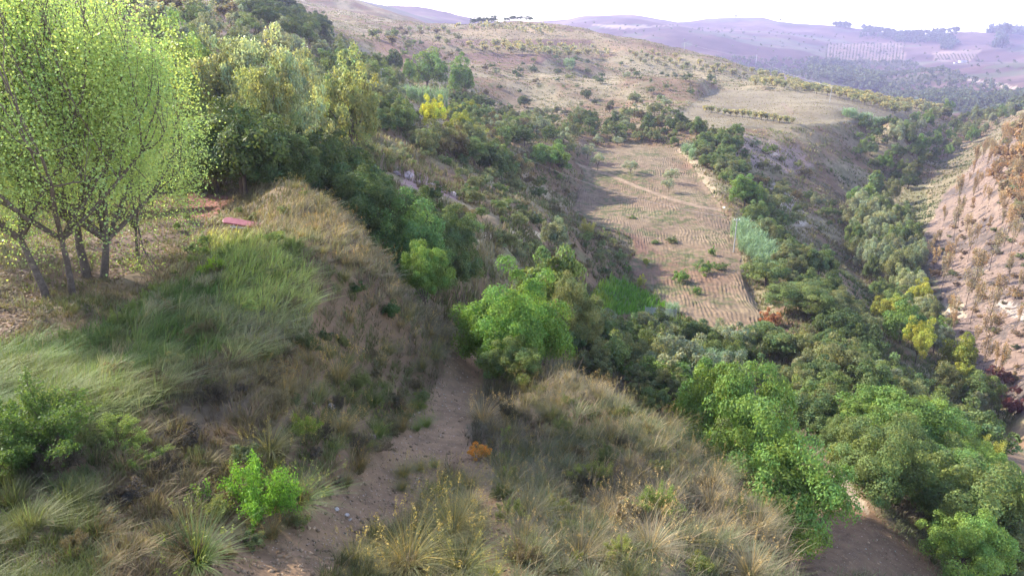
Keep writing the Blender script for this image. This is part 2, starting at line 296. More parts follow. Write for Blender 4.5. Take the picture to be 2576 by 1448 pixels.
trk = inpoly(fu, fv, PATHP([(1440, 412), (1530, 440), (1600, 470), (1680, 500), (1760, 522), (1815, 530)], [7, 7, 7, 7, 7, 7]))
FC[trk] = rgb(.47, .36, .27); FZ[trk] = fz[trk] + .16
FC = FC * np.array([.51, .475, .42]) * (.75 + .5 * fbm(FX / 1.1, FY / 1.6, 103, 3))[..., None]
ok = inpoly(fu + (fbm(FX / 3, FY / 3, 5) - .5) * 20, fv + (fbm(FX / 3, FY / 3, 6) - .5) * 14, FIELD)
ix = np.arange(FX.size).reshape(FX.shape); q = np.stack([ix[:-1, :-1], ix[:-1, 1:], ix[1:, 1:], ix[1:, :-1]], -1).reshape(-1, 4)[ok[:-1, :-1].ravel()]
us, inv = np.unique(q, return_inverse=True)
tag(mk('ploughed_field', np.stack([FX.ravel(), FY.ravel(), FZ.ravel()], 1)[us], inv.reshape(-1, 4), GROUND, FC.reshape(-1, 3)[us], smooth=True), kind='structure')

# ------------------------------------------------------------------ foliage templates
def unit(v): return v / (np.linalg.norm(v, axis=-1, keepdims=True) + 1e-9)
def leaves(c, nrm, size, rg, asp=.55):
    n = len(c); nrm = unit(nrm + rg.normal(0, .45, (n, 3))); t = unit(np.cross(nrm, rg.normal(0, 1, (n, 3)))); b = np.cross(nrm, t)
    s = (size * rg.uniform(.6, 1.35, n))[:, None]
    V = np.stack([c - t * s * .5, c + b * s * .5 * asp - t * s * .08, c + t * s * .5, c - b * s * .5 * asp - t * s * .08], 1)
    return V.reshape(-1, 3), np.arange(n * 4).reshape(n, 4)
def tubes(segs, sides=6):
    V = []; Q = []
    for p0, p1, r0, r1 in segs:
        p0 = np.array(p0, float); p1 = np.array(p1, float); d = unit(p1 - p0); e = unit(np.cross(d, [.3, .9, .1] if abs(d[2]) > .7 else [0, 0, 1.])); g = np.cross(d, e)
        o = len(V) * 0 + sum(len(x) for x in V); an = np.arange(sides) / sides * 6.2832; ring = np.cos(an)[:, None] * e + np.sin(an)[:, None] * g
        V.append(np.concatenate([p0 + ring * r0, p1 + ring * r1])); i = np.arange(sides); j = (i + 1) % sides
        Q.append(np.stack([o + i, o + j, o + sides + j, o + sides + i], 1))
    return np.concatenate(V), np.concatenate(Q)
def crown(seed, nl, K, size, shape='round', rc=.19, lobes=1.0):
    rg = np.random.RandomState(seed); d = unit(rg.normal(0, 1, (K, 3))); d[:, 2] = np.abs(d[:, 2]) * 1.0 - .42 * (rg.rand(K) < .45); d = unit(d)
    rr = rg.uniform(.45, 1, K) ** .5
    low = 1 + .28 * np.sin(3 * np.arctan2(d[:, 1], d[:, 0]) + seed) * lobes + .2 * rg.uniform(-1, 1, K) * lobes
    c = d * rr[:, None] * low[:, None] * np.array([.40, .40, .42])
    if shape == 'column': c[:, :2] *= .85; c[:, 2] *= 1.02
    if shape == 'cone': h = rg.rand(K); an = rg.rand(K) * 6.28; ra = .42 * (1 - h) ** .8 * rg.uniform(.5, 1, K); c = np.stack([ra * np.cos(an), ra * np.sin(an), h * .9 - .45], 1)
    if shape == 'flat': c[:, 2] = c[:, 2] * .55
    k = rg.randint(0, K, nl); dd = unit(rg.normal(0, 1, (nl, 3)) + unit(c[k]) * .5 + np.array([0, 0, .35])); r = rc * rg.uniform(.55, 1.1, K)[k] * rg.uniform(.55, 1.08, nl) ** .6
    p = c[k] + dd * r[:, None] * np.array([1, 1, .85]); p += rg.normal(0, .012, p.shape)
    tc = rg.uniform(.72, 1.28, K)[k] * rg.uniform(.75, 1.3, nl); hue = rg.uniform(-.12, .16, K)[k] + rg.normal(0, .08, nl)
    col = np.stack([tc * (1 + hue), tc, tc * (1 - hue)], 1); p[:, 2] += .5
    V, Q = leaves(p, dd, size, rg); return V, Q, np.repeat(col, 4, 0)
def stems(seed, n=5, top=.75):
    rg = np.random.RandomState(seed); segs = []
    b = rg.normal(0, .03, 3) * [1, 1, 0]; k = b + [0, 0, .3]; segs.append((b - [0, 0, .15], k, .03, .022))
    for i in range(n):
        e = k + np.array([rg.uniform(-.28, .28), rg.uniform(-.28, .28), rg.uniform(.25, top - .3)]); m = (k + e) / 2 + rg.normal(0, .03, 3)
        segs += [(k, m, .016, .011), (m, e, .011, .004)]
    return tubes(segs, 5)
def branchy(seed, nlimb, levels, upb, spread, L0, trunk=.3, r0=.028, lean=(0, 0), low=0):
    rg = np.random.RandomState(seed); segs = []; tips = []
    def grow(p, d, L, r, lev):
        for s in range(3):
            d = unit(d + rg.normal(0, .10, 3) + np.array([0, 0, upb * .12])); e = p + d * L / 3; segs.append((p, e, r, r * .82)); p = e; r *= .82
            if lev <= 1 or (low and s > 0): tips.append((p.copy(), d.copy()))
            if lev > 0 and s > 0:
                for _ in range(1 + (lev > 1)):
                    dd = unit(d + rg.normal(0, spread, 3) + np.array([0, 0, upb * .2])); grow(p, dd, L * rg.uniform(.5, .75), r * .6, lev - 1)
        if lev > 0:
            for _ in range(2): grow(p, unit(d + rg.normal(0, spread * .8, 3) + np.array([0, 0, upb * .2])), L * rg.uniform(.55, .8), r * .8, lev - 1)
    p = np.array([0, 0, -.04]); d = unit(np.array([lean[0], lean[1], 1.]))
    for s in range(3): d = unit(d + rg.normal(0, .05, 3)); e = p + d * (trunk + .04) / 3; segs.append((p, e, r0 * (1 - s * .12), r0 * (.88 - s * .12))); p = e
    for i in range(nlimb): grow(p.copy(), unit(np.array([*(rg.normal(0, spread * .9, 2)), 1.0 - low * rg.rand()])), L0, r0 * .62, levels)
    return segs, np.array([t[0] for t in tips]), np.array([t[1] for t in tips])
def airy(seed, nl, size, sig, **kw):
    rg = np.random.RandomState(seed + 5); segs, tp, td = branchy(seed, **kw)
    k = rg.randint(0, len(tp), nl); p = tp[k] + rg.normal(0, sig, (nl, 3)); tc = rg.uniform(.7, 1.3, len(tp))[k] * rg.uniform(.75, 1.3, nl); hue = rg.uniform(-.1, .22, len(tp))[k] + rg.normal(0, .06, nl)
    V, Q = leaves(p, rg.normal(0, 1, (nl, 3)) + [0, 0, .3], size, rg, .8)
    return V, Q, np.repeat(np.stack([tc * (1 + hue), tc, tc * (1 - hue)], 1), 4, 0), tubes(segs, 5)
TPL = {}
def tpl(key, leafname, leafdata, stemname, stemdata, lm=None, sm=None):
    V, Q, c = leafdata; zmin, zmax = np.percentile(V[:, 2], .3), np.percentile(V[:, 2], 99.8); wx = np.percentile(np.hypot(V[:, 0], V[:, 1]), 98) * 2
    L = mk(leafname, V, Q, lm or LEAF, c, link=False); S = mk(stemname, stemdata[0], stemdata[1], sm or BARK, link=False) if stemdata else None
    TPL.setdefault(key, []).append((leafname, L, stemname, S, wx, zmax))
for s in range(3): tpl('oak_hi', 'crown', crown(10 + s, 42000, 120, .0265, rc=.125, lobes=1.5), 'trunk', stems(s))
for s in range(2): tpl('oak_xl', 'crown', crown(14 + s, 60000, 170, .022, rc=.11, lobes=1.5), 'trunk', stems(s))
for s in range(4): tpl('oak', 'crown', crown(20 + s, 15000, 75, .042, rc=.145, lobes=1.5), 'trunk', stems(s))
for s in range(4): tpl('bush', 'foliage', crown(30 + s, 4500, 42, .062, rc=.17, lobes=1.8), 'stem', stems(s + 9, 4, .6))
for s in range(2): tpl('cone', 'crown', crown(40 + s, 4500, 60, .07, 'cone', rc=.12), 'trunk', stems(s + 3))
for s in range(3): tpl('column', 'crown', crown(45 + s, 11000, 80, .04, 'column', rc=.13, lobes=1.3), 'trunk', stems(s + 3))
for s in range(3): tpl('poplar_wide', 'crown', crown(95 + s, 17000, 130, .030, rc=.095, lobes=1.2), 'trunk', stems(s + 4, 9, .85), LEAFP)
for s in range(2): tpl('pine', 'crown', crown(50 + s, 900, 16, .12, 'flat', rc=.2), 'trunk', tubes([((0, 0, -.1), (0, 0, .35), .03, .025), ((0, 0, .35), (.05, 0, .6), .025, .01)], 5))
for s in range(3): tpl('olive', 'crown', crown(60 + s, 2600, 30, .055, rc=.2, lobes=.8), 'trunk', stems(s + 2))
def airtpl(key, seed, nl, size, sig, lm, sm, **kw):
    V, Q, c, st = airy(seed, nl, size, sig, **kw); wx = np.percentile(np.hypot(V[:, 0], V[:, 1]), 97) * 2
    TPL.setdefault(key, []).append(('crown', mk('crown', V, Q, lm, c, link=False), 'trunk', mk('trunk', *st, sm, link=False), wx, np.percentile(V[:, 2], 99.5)))
for s in range(3): airtpl('almond', 70 + s, 420, .12, .06, LEAF, BARK, nlimb=4, levels=1, upb=.6, spread=.6, L0=.36, trunk=.28, r0=.03)
for s in range(3): airtpl('burnt', 80 + s, 1300, .035, .04, LEAF, CHAR, nlimb=3, levels=1, upb=1.2, spread=.35, L0=.5, trunk=.5, r0=.015)
def blades(n, rg, h, wd, bend, rad, lean=(0, 0), segs=3, base=None, bdir=None, up=None):
    if base is None:
        a = rg.rand(n) * 6.283; r = rad * np.sqrt(rg.rand(n)); base = np.stack([r * np.cos(a), r * np.sin(a), np.zeros(n)], 1); bdir = np.stack([np.cos(a), np.sin(a), np.zeros(n)], 1)
    h = h * np.ones(n); bd = bdir * (bend * rg.uniform(.4, 1.4, n))[:, None] + np.array([lean[0], lean[1], 0]); side = unit(np.cross(bd + rg.normal(0, .25, bd.shape), [0, 0, 1.]))
    L = []
    for k in range(segs + 1):
        t = k / segs; c = base + h[:, None] * (np.array([0, 0, 1.]) * (t - .35 * t * t * np.clip(np.linalg.norm(bd, axis=1), 0, 1.2)[:, None]) + bd * (t * .35 + .65 * t * t)); w_ = (np.ones(n) * wd * (1 - t * .8) * .5)[:, None]
        L += [c - side * w_, c + side * w_]
    V = np.stack(L, 1).reshape(-1, 3); o = np.arange(n)[:, None] * (2 * segs + 2); Q = np.concatenate([np.stack([o[:, 0] + 2 * k, o[:, 0] + 2 * k + 1, o[:, 0] + 2 * k + 3, o[:, 0] + 2 * k + 2], 1) for k in range(segs)])
    return V, Q
def cat(parts):
    V = []; Q = []; C_ = []; o = 0
    for v, q, c in parts: V.append(v); Q.append(q + o); C_.append(np.broadcast_to(c, v.shape)); o += len(v)
    return np.concatenate(V), np.concatenate(Q), np.concatenate(C_)
def vary(n, per, rg, k=.25):
    t = rg.uniform(1 - k, 1 + k, n); h = rg.normal(0, .06, n); return np.repeat(np.stack([t * (1 + h), t, t * (1 - h)], 1), per, 0)
for s in range(4):        # ampelodesmos-like tussock: fountain of blades, then tall seed stalks
    rg = np.random.RandomState(100 + s); n_ = 620; V1, Q1 = blades(n_, rg, rg.uniform(.3, .9, n_), .0085, 1.0, .2, (.12, .03), 4); c1 = vary(n_, 10, rg)
    n2_ = 30; V2, Q2 = blades(n2_, rg, rg.uniform(.8, 1.3, n2_), .009, .6, .12, (.2, .05), 4)
    tips = V2.reshape(n2_, 10, 3)[:, 8]; tp = np.repeat(tips, 14, 0) + rg.normal(0, 1, (n2_ * 14, 3)) * [.02, .02, .07]; V3, Q3 = leaves(tp, rg.normal(0, 1, tp.shape), .045, rg, .35)
    S = cat([(V2, Q2, vary(n2_, 10, rg)), (V3, Q3, vary(len(tp), 4, rg))])
    TPL.setdefault('tussock', []).append(('blades', mk('blades', V1, Q1, GRASS, c1, link=False), 'seed_stalks', mk('seed_stalks', S[0], S[1], GRASS, S[2] * [1.35, 1.1, .75], link=False), 1.2, 1.0))
for s in range(3):        # giant reed clump
    rg = np.random.RandomState(120 + s); n_ = 70; a = rg.rand(n_) * 6.28; r = .42 * np.sqrt(rg.rand(n_)); b0 = np.stack([r * np.cos(a), r * np.sin(a), np.zeros(n_)], 1); hh = rg.uniform(.65, 1, n_)
    V1, Q1 = blades(n_, rg, hh, .02, .12, 0, (.05, 0), 4, b0, np.stack([np.cos(a), np.sin(a), 0 * a], 1))
    k = rg.randint(0, n_, 900); t = rg.uniform(.25, 1, 900); an = rg.rand(900) * 6.28; bp = b0[k] + np.stack([0 * t, 0 * t, hh[k] * t * .95], 1)
    V2, Q2 = blades(900, rg, .2, .022, 1.0, 0, (.1, 0), 2, bp, np.stack([np.cos(an), np.sin(an), 0 * an], 1))
    TPL.setdefault('reed', []).append(('leaves', mk('leaves', V2, Q2, GRASS, vary(900, 6, rg), link=False), 'canes', mk('canes', V1, Q1, GRASS, vary(n_, 10, rg), link=False), 1.0, 1.0))
for s in range(3):        # feathery broom-like sapling with long leafy sprays
    rg = np.random.RandomState(140 + s); segs = []; P = []
    for i in range(16):
        d = unit(np.array([rg.normal(0, .75), rg.normal(0, .75), rg.uniform(.3, 1)])); p = np.array([0, 0, 0.]); L = rg.uniform(.6, 1.0)
        for q in range(8):
            d = unit(d + rg.normal(0, .09, 3) + [0, 0, .03]); e = p + d * L / 8; segs.append((p, e, .012 * (1 - q / 9), .012 * (1 - (q + 1) / 9))); p = e
            if q > 1: P.append(p + rg.normal(0, .045, (60, 3)))
            if q in (3, 4, 5, 6):
                d2 = unit(d + rg.normal(0, .6, 3)); e2 = p + d2 * .22; segs.append((p, e2, .005, .002)); P += [p + d2 * .22 * t + rg.normal(0, .028, (30, 3)) for t in (.3, .6, .9)]
    P = np.concatenate(P); V, Q = leaves(P, rg.normal(0, 1, P.shape), .035, rg, .5)
    TPL.setdefault('spray', []).append(('foliage', mk('foliage', V, Q, LEAF, vary(len(P), 4, rg, .3), link=False), 'stem', mk('stem', *tubes(segs, 4), BARK, link=False), 1.3, .9))

# ------------------------------------------------------------------ placing things
THINGS = []
def put(key, var, name, x, y, z, wd, ht, col, label, cat_, group=None, rot=None, sink=.05, ybr=None):
    ln, LM, sn, SM, wx, zx = TPL[key][var % len(TPL[key])]
    e = bpy.data.objects.new(name, None); sc.collection.objects.link(e); e.empty_display_size = .2
    H_ = ht * (1 + sink); hc = min(H_, {'oak': 1.3, 'oak_hi': 1.25, 'oak_xl': 1.2, 'poplar_wide': 1.9, 'column': 2.6}.get(key, 99) * wd)
    if key == 'olive': hc = H_ * .86
    e.location = (x, y, z - sink * ht); e.rotation_euler = (0, 0, rs.rand() * 6.28 if rot is None else rot)
    tag(e, label, cat_, group)
    for nm, me, c in ((ln, LM, col), (sn, SM, None)):
        if me is None: continue
        o = bpy.data.objects.new(nm, me); sc.collection.objects.link(o); o.parent = e
        fr = nm in ('crown', 'foliage'); o.scale = (wd / wx, wd / wx, (hc if fr else H_) / zx); o.location = (0, 0, H_ - hc if fr else 0)
        if c is not None: o.color = (*c, 1)
        elif key in ('tussock', 'reed'): o.color = (*[q * 1.15 for q in col], 1)
    THINGS.append([e, key, x, y, z + ht / 2, wd, ht, tuple(col)])
    return e
def top(key, var, name, u, v0, wpx, Y, col, label, cat_, group=None, v1=None):
    """tree whose crown top shows at row v0; stands at depth Y (or where row v1 meets the ground)"""
    if Y is None: x, Y, z = at(u, v1)
    a, s0 = ray(u, v0)
    am, _ = ray(u, (v0 + (v1 or v0 + 60)) / 2)
    x = am * Y; z = float(zat(x, Y)); ht = max(s0 * Y - z, .4)
    D = Y * CP - z * SP
    wd = wpx * D / F
    if ht < wd * .45: ht = wd * .45
    return put(key, var, name, x, Y, z, wd, ht, col, label, cat_, group)
gD = (.098, .138, .052); gM = (.150, .198, .068); gB = (.155, .240, .060); gO = (.185, .203, .090); gG = (.24, .265, .160); gY = (.29, .31, .06); gY2 = (.46, .48, .06); gS = (.26, .29, .19); gR = (.30, .19, .09); gBr = (.17, .145, .075)
HERO = """oak_xl 0|broadleaf_tree|1285 655 320 23.5 970|gC|large bright green broadleaf tree standing beside the bend of the dirt path
oak_hi 1|broadleaf_tree|1435 690 150 27 900|gO|darker olive tree behind the right side of the large bright tree
oak 1|broadleaf_tree|1385 625 200 30 760|gM|small green tree showing its top above the large bright tree by the path
oak_hi 2|broadleaf_tree|1300 850 170 21 990|gM|low leafy tree at the foot of the large bright tree by the path
oak_hi 2|broadleaf_tree|1068 602 140 27.5 770|gB|small bright lime green tree at the end of the dry grass ridge
oak_xl 0|evergreen_tree|1020 476 280 36 700|gT|wide round mid green tree filling the gully behind the dry grass ridge
oak 2|evergreen_tree|1155 600 120 40 740|gD|dark tree in the gully between the lime green tree and the large bright tree
oak_xl 1|broadleaf_tree|1840 925 300 24.5 1250|gB|light green tree below the straw bank, upper of two left of the gravel track
oak_xl 2|broadleaf_tree|1915 1010 400 20 1420|gB|big green tree hanging over the left edge of the gravel track at lower right
oak_hi 0|broadleaf_tree|1770 1080 220 21.5 1300|gM|leafy green tree left of the big one hanging over the gravel track
oak_xl 1|broadleaf_tree|2240 1000 330 35 1330|gB|large round green tree on the right side of the gravel track
oak_hi 2|broadleaf_tree|2110 1050 120 34 1180|gM|darker green tree between the two big tree masses beside the gravel track
oak_xl 0|broadleaf_tree|2330 1120 300 30 1400|gB|green tree over the right edge of the gravel track, before the large round one
oak_hi 1|broadleaf_tree|2450 1200 260 27 1440|gM|light green tree above the bluish tree in the lower right corner
oak_hi 2|broadleaf_tree|2520 1320 260 24 1500|gO|bluish green tree in the lower right corner of the view
oak 0|broadleaf_tree|2600 1360 110 24 1500|gY|yellow green tree cut off by the lower right edge of the view
oak 1|evergreen_bush|1400 545 72 66 625|gG|grey green round bush standing on the straw terrace edge above the gully
oak 2|evergreen_bush|1925 652 125 94 760|gM|dense round green bush on the right edge of the ploughed field, below the reeds
oak_hi 0|evergreen_tree|2010 742 180 80 900|gM|large dark green tree at the lower right corner of the ploughed field
oak 3|evergreen_tree|1930 862 175 61 990|gM|round green tree just below the lower right tip of the ploughed field
oak 0|evergreen_tree|2150 768 115 79 920|gO|green tree at the gully edge, right of the large dark tree by the field corner
oak 1|evergreen_tree|1872 438 92 142 530|gB|bright green round tree beside the pale path along the top right of the field
oak 2|evergreen_tree|2055 938 120 51 1060|gD|very dark tree above the gap between the big trees by the gravel track
oak 3|evergreen_bush|1520 850 95 57 950|gO|olive grey bush right of the large bright tree by the path
oak 0|evergreen_bush|1620 788 170 67 880|gO|wide grey green bush directly below the wire fence
oak 1|broadleaf_tree|1700 900 180 46 1040|gB|bright green tree above the straw bank, below the wire fence
oak 2|broadleaf_tree|1575 912 48 46 985|gB|small narrow bright green sapling on the crest of the straw bank
cone 0|pine_tree|2200 430 85 192 520|gM|light green cone shaped pine in the gully bottom
oak 3|broadleaf_tree|1385 355 105 152 435|gB|bright green tree at the left corner of the ploughed field
oak 0|evergreen_tree|1245 350 90 110 440|gD|dark green tree on the slope left of the bright tree at the field corner
oak 1|evergreen_tree|1190 345 100 108 410|gM|green tree on the slope below the yellow tree
oak 2|yellow_tree|1087 238 70 128 297|gY2|bright yellow autumn tree on the wooded slope
oak 3|broadleaf_tree|1160 277 78 130 340|gY|yellowish olive tree to the lower right of the yellow tree
column 0|poplar_tree|1080 120 115 260 212|gB|pale green poplar, left of the pair on the upper slope
column 1|poplar_tree|1157 133 74 250 216|gB|pale green poplar, right of the pair on the upper slope
column 2|poplar_tree|1028 148 40 250 182|gB|small pale green poplar just left of the pair on the upper slope
column 1|poplar_tree|994 163 52 190 222|gO|olive green poplar below the small pale poplar
oak 0|evergreen_tree|985 230 105 110 330|gD|dark oak right of the tall poplar with the cane stack
oak 1|evergreen_tree|990 125 60 240 168|gD|dark tree behind the tall poplar with the cane stack
oak_hi 0|evergreen_tree|600 270 280 35 530|gD|big dark shaded evergreen right of the leafy poplars
oak_hi 1|evergreen_tree|705 320 220 37 520|gD|dark evergreen right of the big shaded one, above the dry grass ridge
oak 2|evergreen_tree|800 345 190 46 520|gD|dark green evergreen above the gully, right of the shaded pair
oak_hi 2|evergreen_tree|530 265 150 38 460|gD|dark evergreen showing between the leafy poplars and the big shaded one
oak 3|evergreen_tree|870 330 120 70 420|gD|dark bush on the edge of the terrace left of the grassy shelf
oak 0|broadleaf_tree|815 190 95 70 310|gM|green tree between the grey poplars and the tall poplar with the cane stack
oak 2|broadleaf_tree|660 250 150 55 420|gM|green leafy tree under the grey poplars
"""
cols = dict(gC=(.14, .235, .05), gT=(.12, .20, .065), gD=gD, gM=gM, gB=gB, gO=gO, gG=gG, gY=gY, gY2=gY2, gS=gS, gR=gR, gBr=gBr)
for l in HERO.strip().split('\n'):
    kv, nm, geo, cl, lab = l.split('|'); k, v = kv.split(); u, v0, wp, Y, v1 = map(float, geo.split())
    top(k, int(v), nm, u, v0, wp, Y, cols[cl], lab, nm.replace('_', ' ').replace('broadleaf ', '').replace('evergreen ', ''), v1=v1)
for i, (u, v0, wp, Y, c, lab) in enumerate([(455, 30, 230, 50, gM, 'green poplar right behind the near leafy poplars'), (590, 72, 210, 48, gG, 'grey brown thin leaved poplar left of the other grey poplar'), (720, 66, 190, 50, gG, 'grey brown thin leaved poplar nearest the dark trees on the skyline'),
        (880, 116, 170, 62, gO, 'tall olive green poplar with a cane stack at its foot'), (660, 150, 170, 44, gO, 'greenish poplar in front of the two grey brown ones'), (400, 120, 190, 44, gM, 'green poplar half hidden by the near leafy poplars')]):
    top('poplar_wide', i, 'poplar_tree', u, v0, wp, Y, tuple(q * 1.35 for q in c), lab, 'tree', v1=v0 + 240)
for i, (u, v0, wp, v1, lab) in enumerate([(1504, 338, 36, 366, 'olive tree at the far left corner of the ploughed field'), (1555, 343, 34, 368, 'olive tree on the far edge of the ploughed field, right of the corner one'), (1505, 383, 44, 430, 'olive tree beside the pale track at the left of the ploughed field'),
        (1588, 402, 46, 438, 'olive tree in the middle of the row across the ploughed field'), (1688, 424, 44, 462, 'upper of the two close olive trees in the ploughed field'), (1683, 446, 40, 486, 'lower of the two close olive trees in the ploughed field'), (1478, 362, 46, 402, 'silvery olive tree half in the bushes left of the field track')]):
    top('olive', i, 'olive_tree', u, v0, wp, None, gS, lab, 'olive tree', 'olive trees in the ploughed field', v1=v1)
for i, (u, v, wp, hp, c, lab) in enumerate([(1790, 645, 22, 30, gB, 'small upright green tree in the ploughed field, left of the pole'), (1715, 712, 52, 36, gB, 'bushy squash like plants, left of the middle pair in the field'), (1770, 690, 60, 38, gB, 'largest green plant in the middle of the field'), (1812, 680, 40, 20, gM, 'low green plant right of the largest one in the field'),
        (1580, 685, 24, 26, gB, 'green plant at the left edge of the field beside the shaded bank'), (1625, 668, 20, 20, gY, 'small yellow green plant near the left of the field'), (1612, 728, 28, 42, gY, 'straggly yellow green plant above the bright grass patch'), (1752, 742, 24, 24, gB, 'small green plant below the middle plants of the field'),
        (1802, 840, 18, 18, gB, 'lone green plant near the lower tip of the field'), (1650, 615, 30, 12, gM, 'flat green weeds in the middle of the furrows'), (1590, 552, 30, 12, gM, 'low green weeds near the upper middle of the furrows'), (1690, 612, 36, 18, gO, 'dull green weeds in the furrows above the middle plants')]):
    x, Y, z = at(u, v); D = Y * CP - z * SP; put('bush', i, 'field_plant', x, Y, z, wp * D / F, hp * D / F, c, lab, 'plant', sink=.12)
# reeds
RE = [(1862, 545, 30, 600, 'reeds at the top end of the bed beside the pole')]
for i, (u, v0, wp, Y, hm) in enumerate([(1868, 545, 60, 116, 3.8), (1888, 560, 64, 113, 3.8), (1908, 578, 66, 110, 3.8), (1925, 596, 66, 107, 3.7), (1942, 614, 66, 104, 3.6), (1955, 634, 64, 101, 3.4), (1885, 590, 60, 108, 3.6), (1905, 612, 60, 105, 3.5), (1922, 636, 60, 102, 3.3), (1965, 655, 60, 98, 3.2), (1730, 368, 36, 187, 4), (1745, 385, 30, 180, 4), (1800, 905, 70, 50, 3), (1840, 925, 60, 47, 3),
        (2140, 285, 44, 268, 5), (2175, 292, 44, 268, 5), (2210, 298, 40, 266, 5), (1030, 212, 54, 178, 4), (1070, 214, 54, 176, 4), (1108, 218, 40, 174, 4), (1432, 145, 34, 430, 6), (2545, 530, 40, 150, 4), (1690, 800, 40, 80, 2)]):
    nm = ['the reed bed beside the field pole'] * 10 + ['the pale path above the field'] * 2 + ['the tall tree above the straw bank'] * 2 + ['the rim of the hill field'] * 3 + ['the slope above the yellow tree'] * 3 + ['the far hillside'] + ['the burnt slope'] + ['the bright grass']
    a, s0 = ray(u, v0); x = a * Y; z = float(zat(x, Y)); D = Y * CP - z * SP
    put('reed', i, 'reed_clump', x, Y, z, wp * D / F, max(hm * .7, min(hm * 1.6, s0 * Y - z)), (.25, .35, .20), 'AUTO reed clump|' + nm[i], 'reeds', 'clumps of giant reed')

# near poplars
def near_poplar(seed, base, top_z, leans, spread, nleaf, lab, r0):
    x, y = base; z = float(zat(x, y)); H = top_z - z; nleaf = int(nleaf * 1.5)
    segs, tp, td = branchy(seed, nlimb=8, levels=2, upb=.85, low=.4, spread=spread, L0=.44, trunk=.19, r0=r0 / H, lean=leans)
    Rm = 4.0 if seed == 11 else 3.7
    def sq(p): p = np.array(p) * H; r = math.hypot(p[0], p[1]) + 1e-6; k = Rm * math.tanh(r / Rm) / r * (.86 + .14 * math.sin(min(1, max(0, p[2] / H)) * 3.1)); return np.array([p[0] * k, p[1] * k, min(p[2], H * 1.02)])
    segs = [(sq(a), sq(b), c * H, d * H) for a, b, c, d in segs]; tp = np.array([sq(q) for q in tp]); rg = np.random.RandomState(seed)
    cl = rg.choice(len(tp), min(len(tp), 105), replace=False); csz = rg.uniform(.12, .46, len(cl)); kk = rg.choice(len(cl), nleaf, p=csz ** 1.6 / (csz ** 1.6).sum()); k = cl[kk]; p = tp[k] + csz[kk][:, None] * rg.normal(0, 1, (nleaf, 3)) - np.stack([0 * rg.rand(nleaf), 0 * rg.rand(nleaf), rg.rand(nleaf) ** 3 * 2.0], 1)
    tc = rg.uniform(.8, 1.2, len(tp))[k] * rg.uniform(.8, 1.2, nleaf); hue = rg.uniform(-.12, .12, len(tp))[k] + rg.normal(0, .04, nleaf)
    V, Q = leaves(p, rg.normal(0, 1, (nleaf, 3)) + [0, 0, .2], .062, rg, .85)
    e = bpy.data.objects.new('poplar_tree', None); sc.collection.objects.link(e); e.location = (x, y, z); tag(e, lab, 'tree', 'poplars by the left edge')
    o = mk('trunk', *tubes(segs, 7), BARK, parent=e, smooth=True); o = mk('crown', V, Q, LEAFP, np.repeat(np.stack([tc * (1 + hue), tc, tc * (1 - hue)], 1), 4, 0), parent=e); o.color = (.38, .475, .17, 1)
    THINGS.append([e, 'poplar', x, y, z + H * .6, 4, H, (.2, .3, .05)])
def gpt(u, v): x, Y, z = at(u, v); return x, Y
near_poplar(3, gpt(122, 752), 2.0, (-.30, .1), .55, 24000, 'leafy poplar with the thick leaning trunk, leftmost of the four near trunks', .12)
near_poplar(5, gpt(182, 742), 1.4, (.05, 0), .58, 24000, 'leafy poplar with a forked trunk, second of the four near trunks', .11)
near_poplar(8, gpt(218, 698), 1.0, (-.05, .1), .58, 24000, 'leafy poplar with a slim trunk, third of the four near trunks', .16)
near_poplar(11, gpt(252, 706), -.6, (.26, .1), .66, 30000, 'leafy poplar leaning right, rightmost of the four near trunks', .14)
near_poplar(17, gpt(345, 640), -2.6, (.1, 0), .62, 12000, 'low young poplar just right of the four near trunks', .06)
near_poplar(14, (-21.5, 27), 2.2, (.1, 0), .55, 22000, 'leafy poplar behind the four near trunks at the left edge', .10)

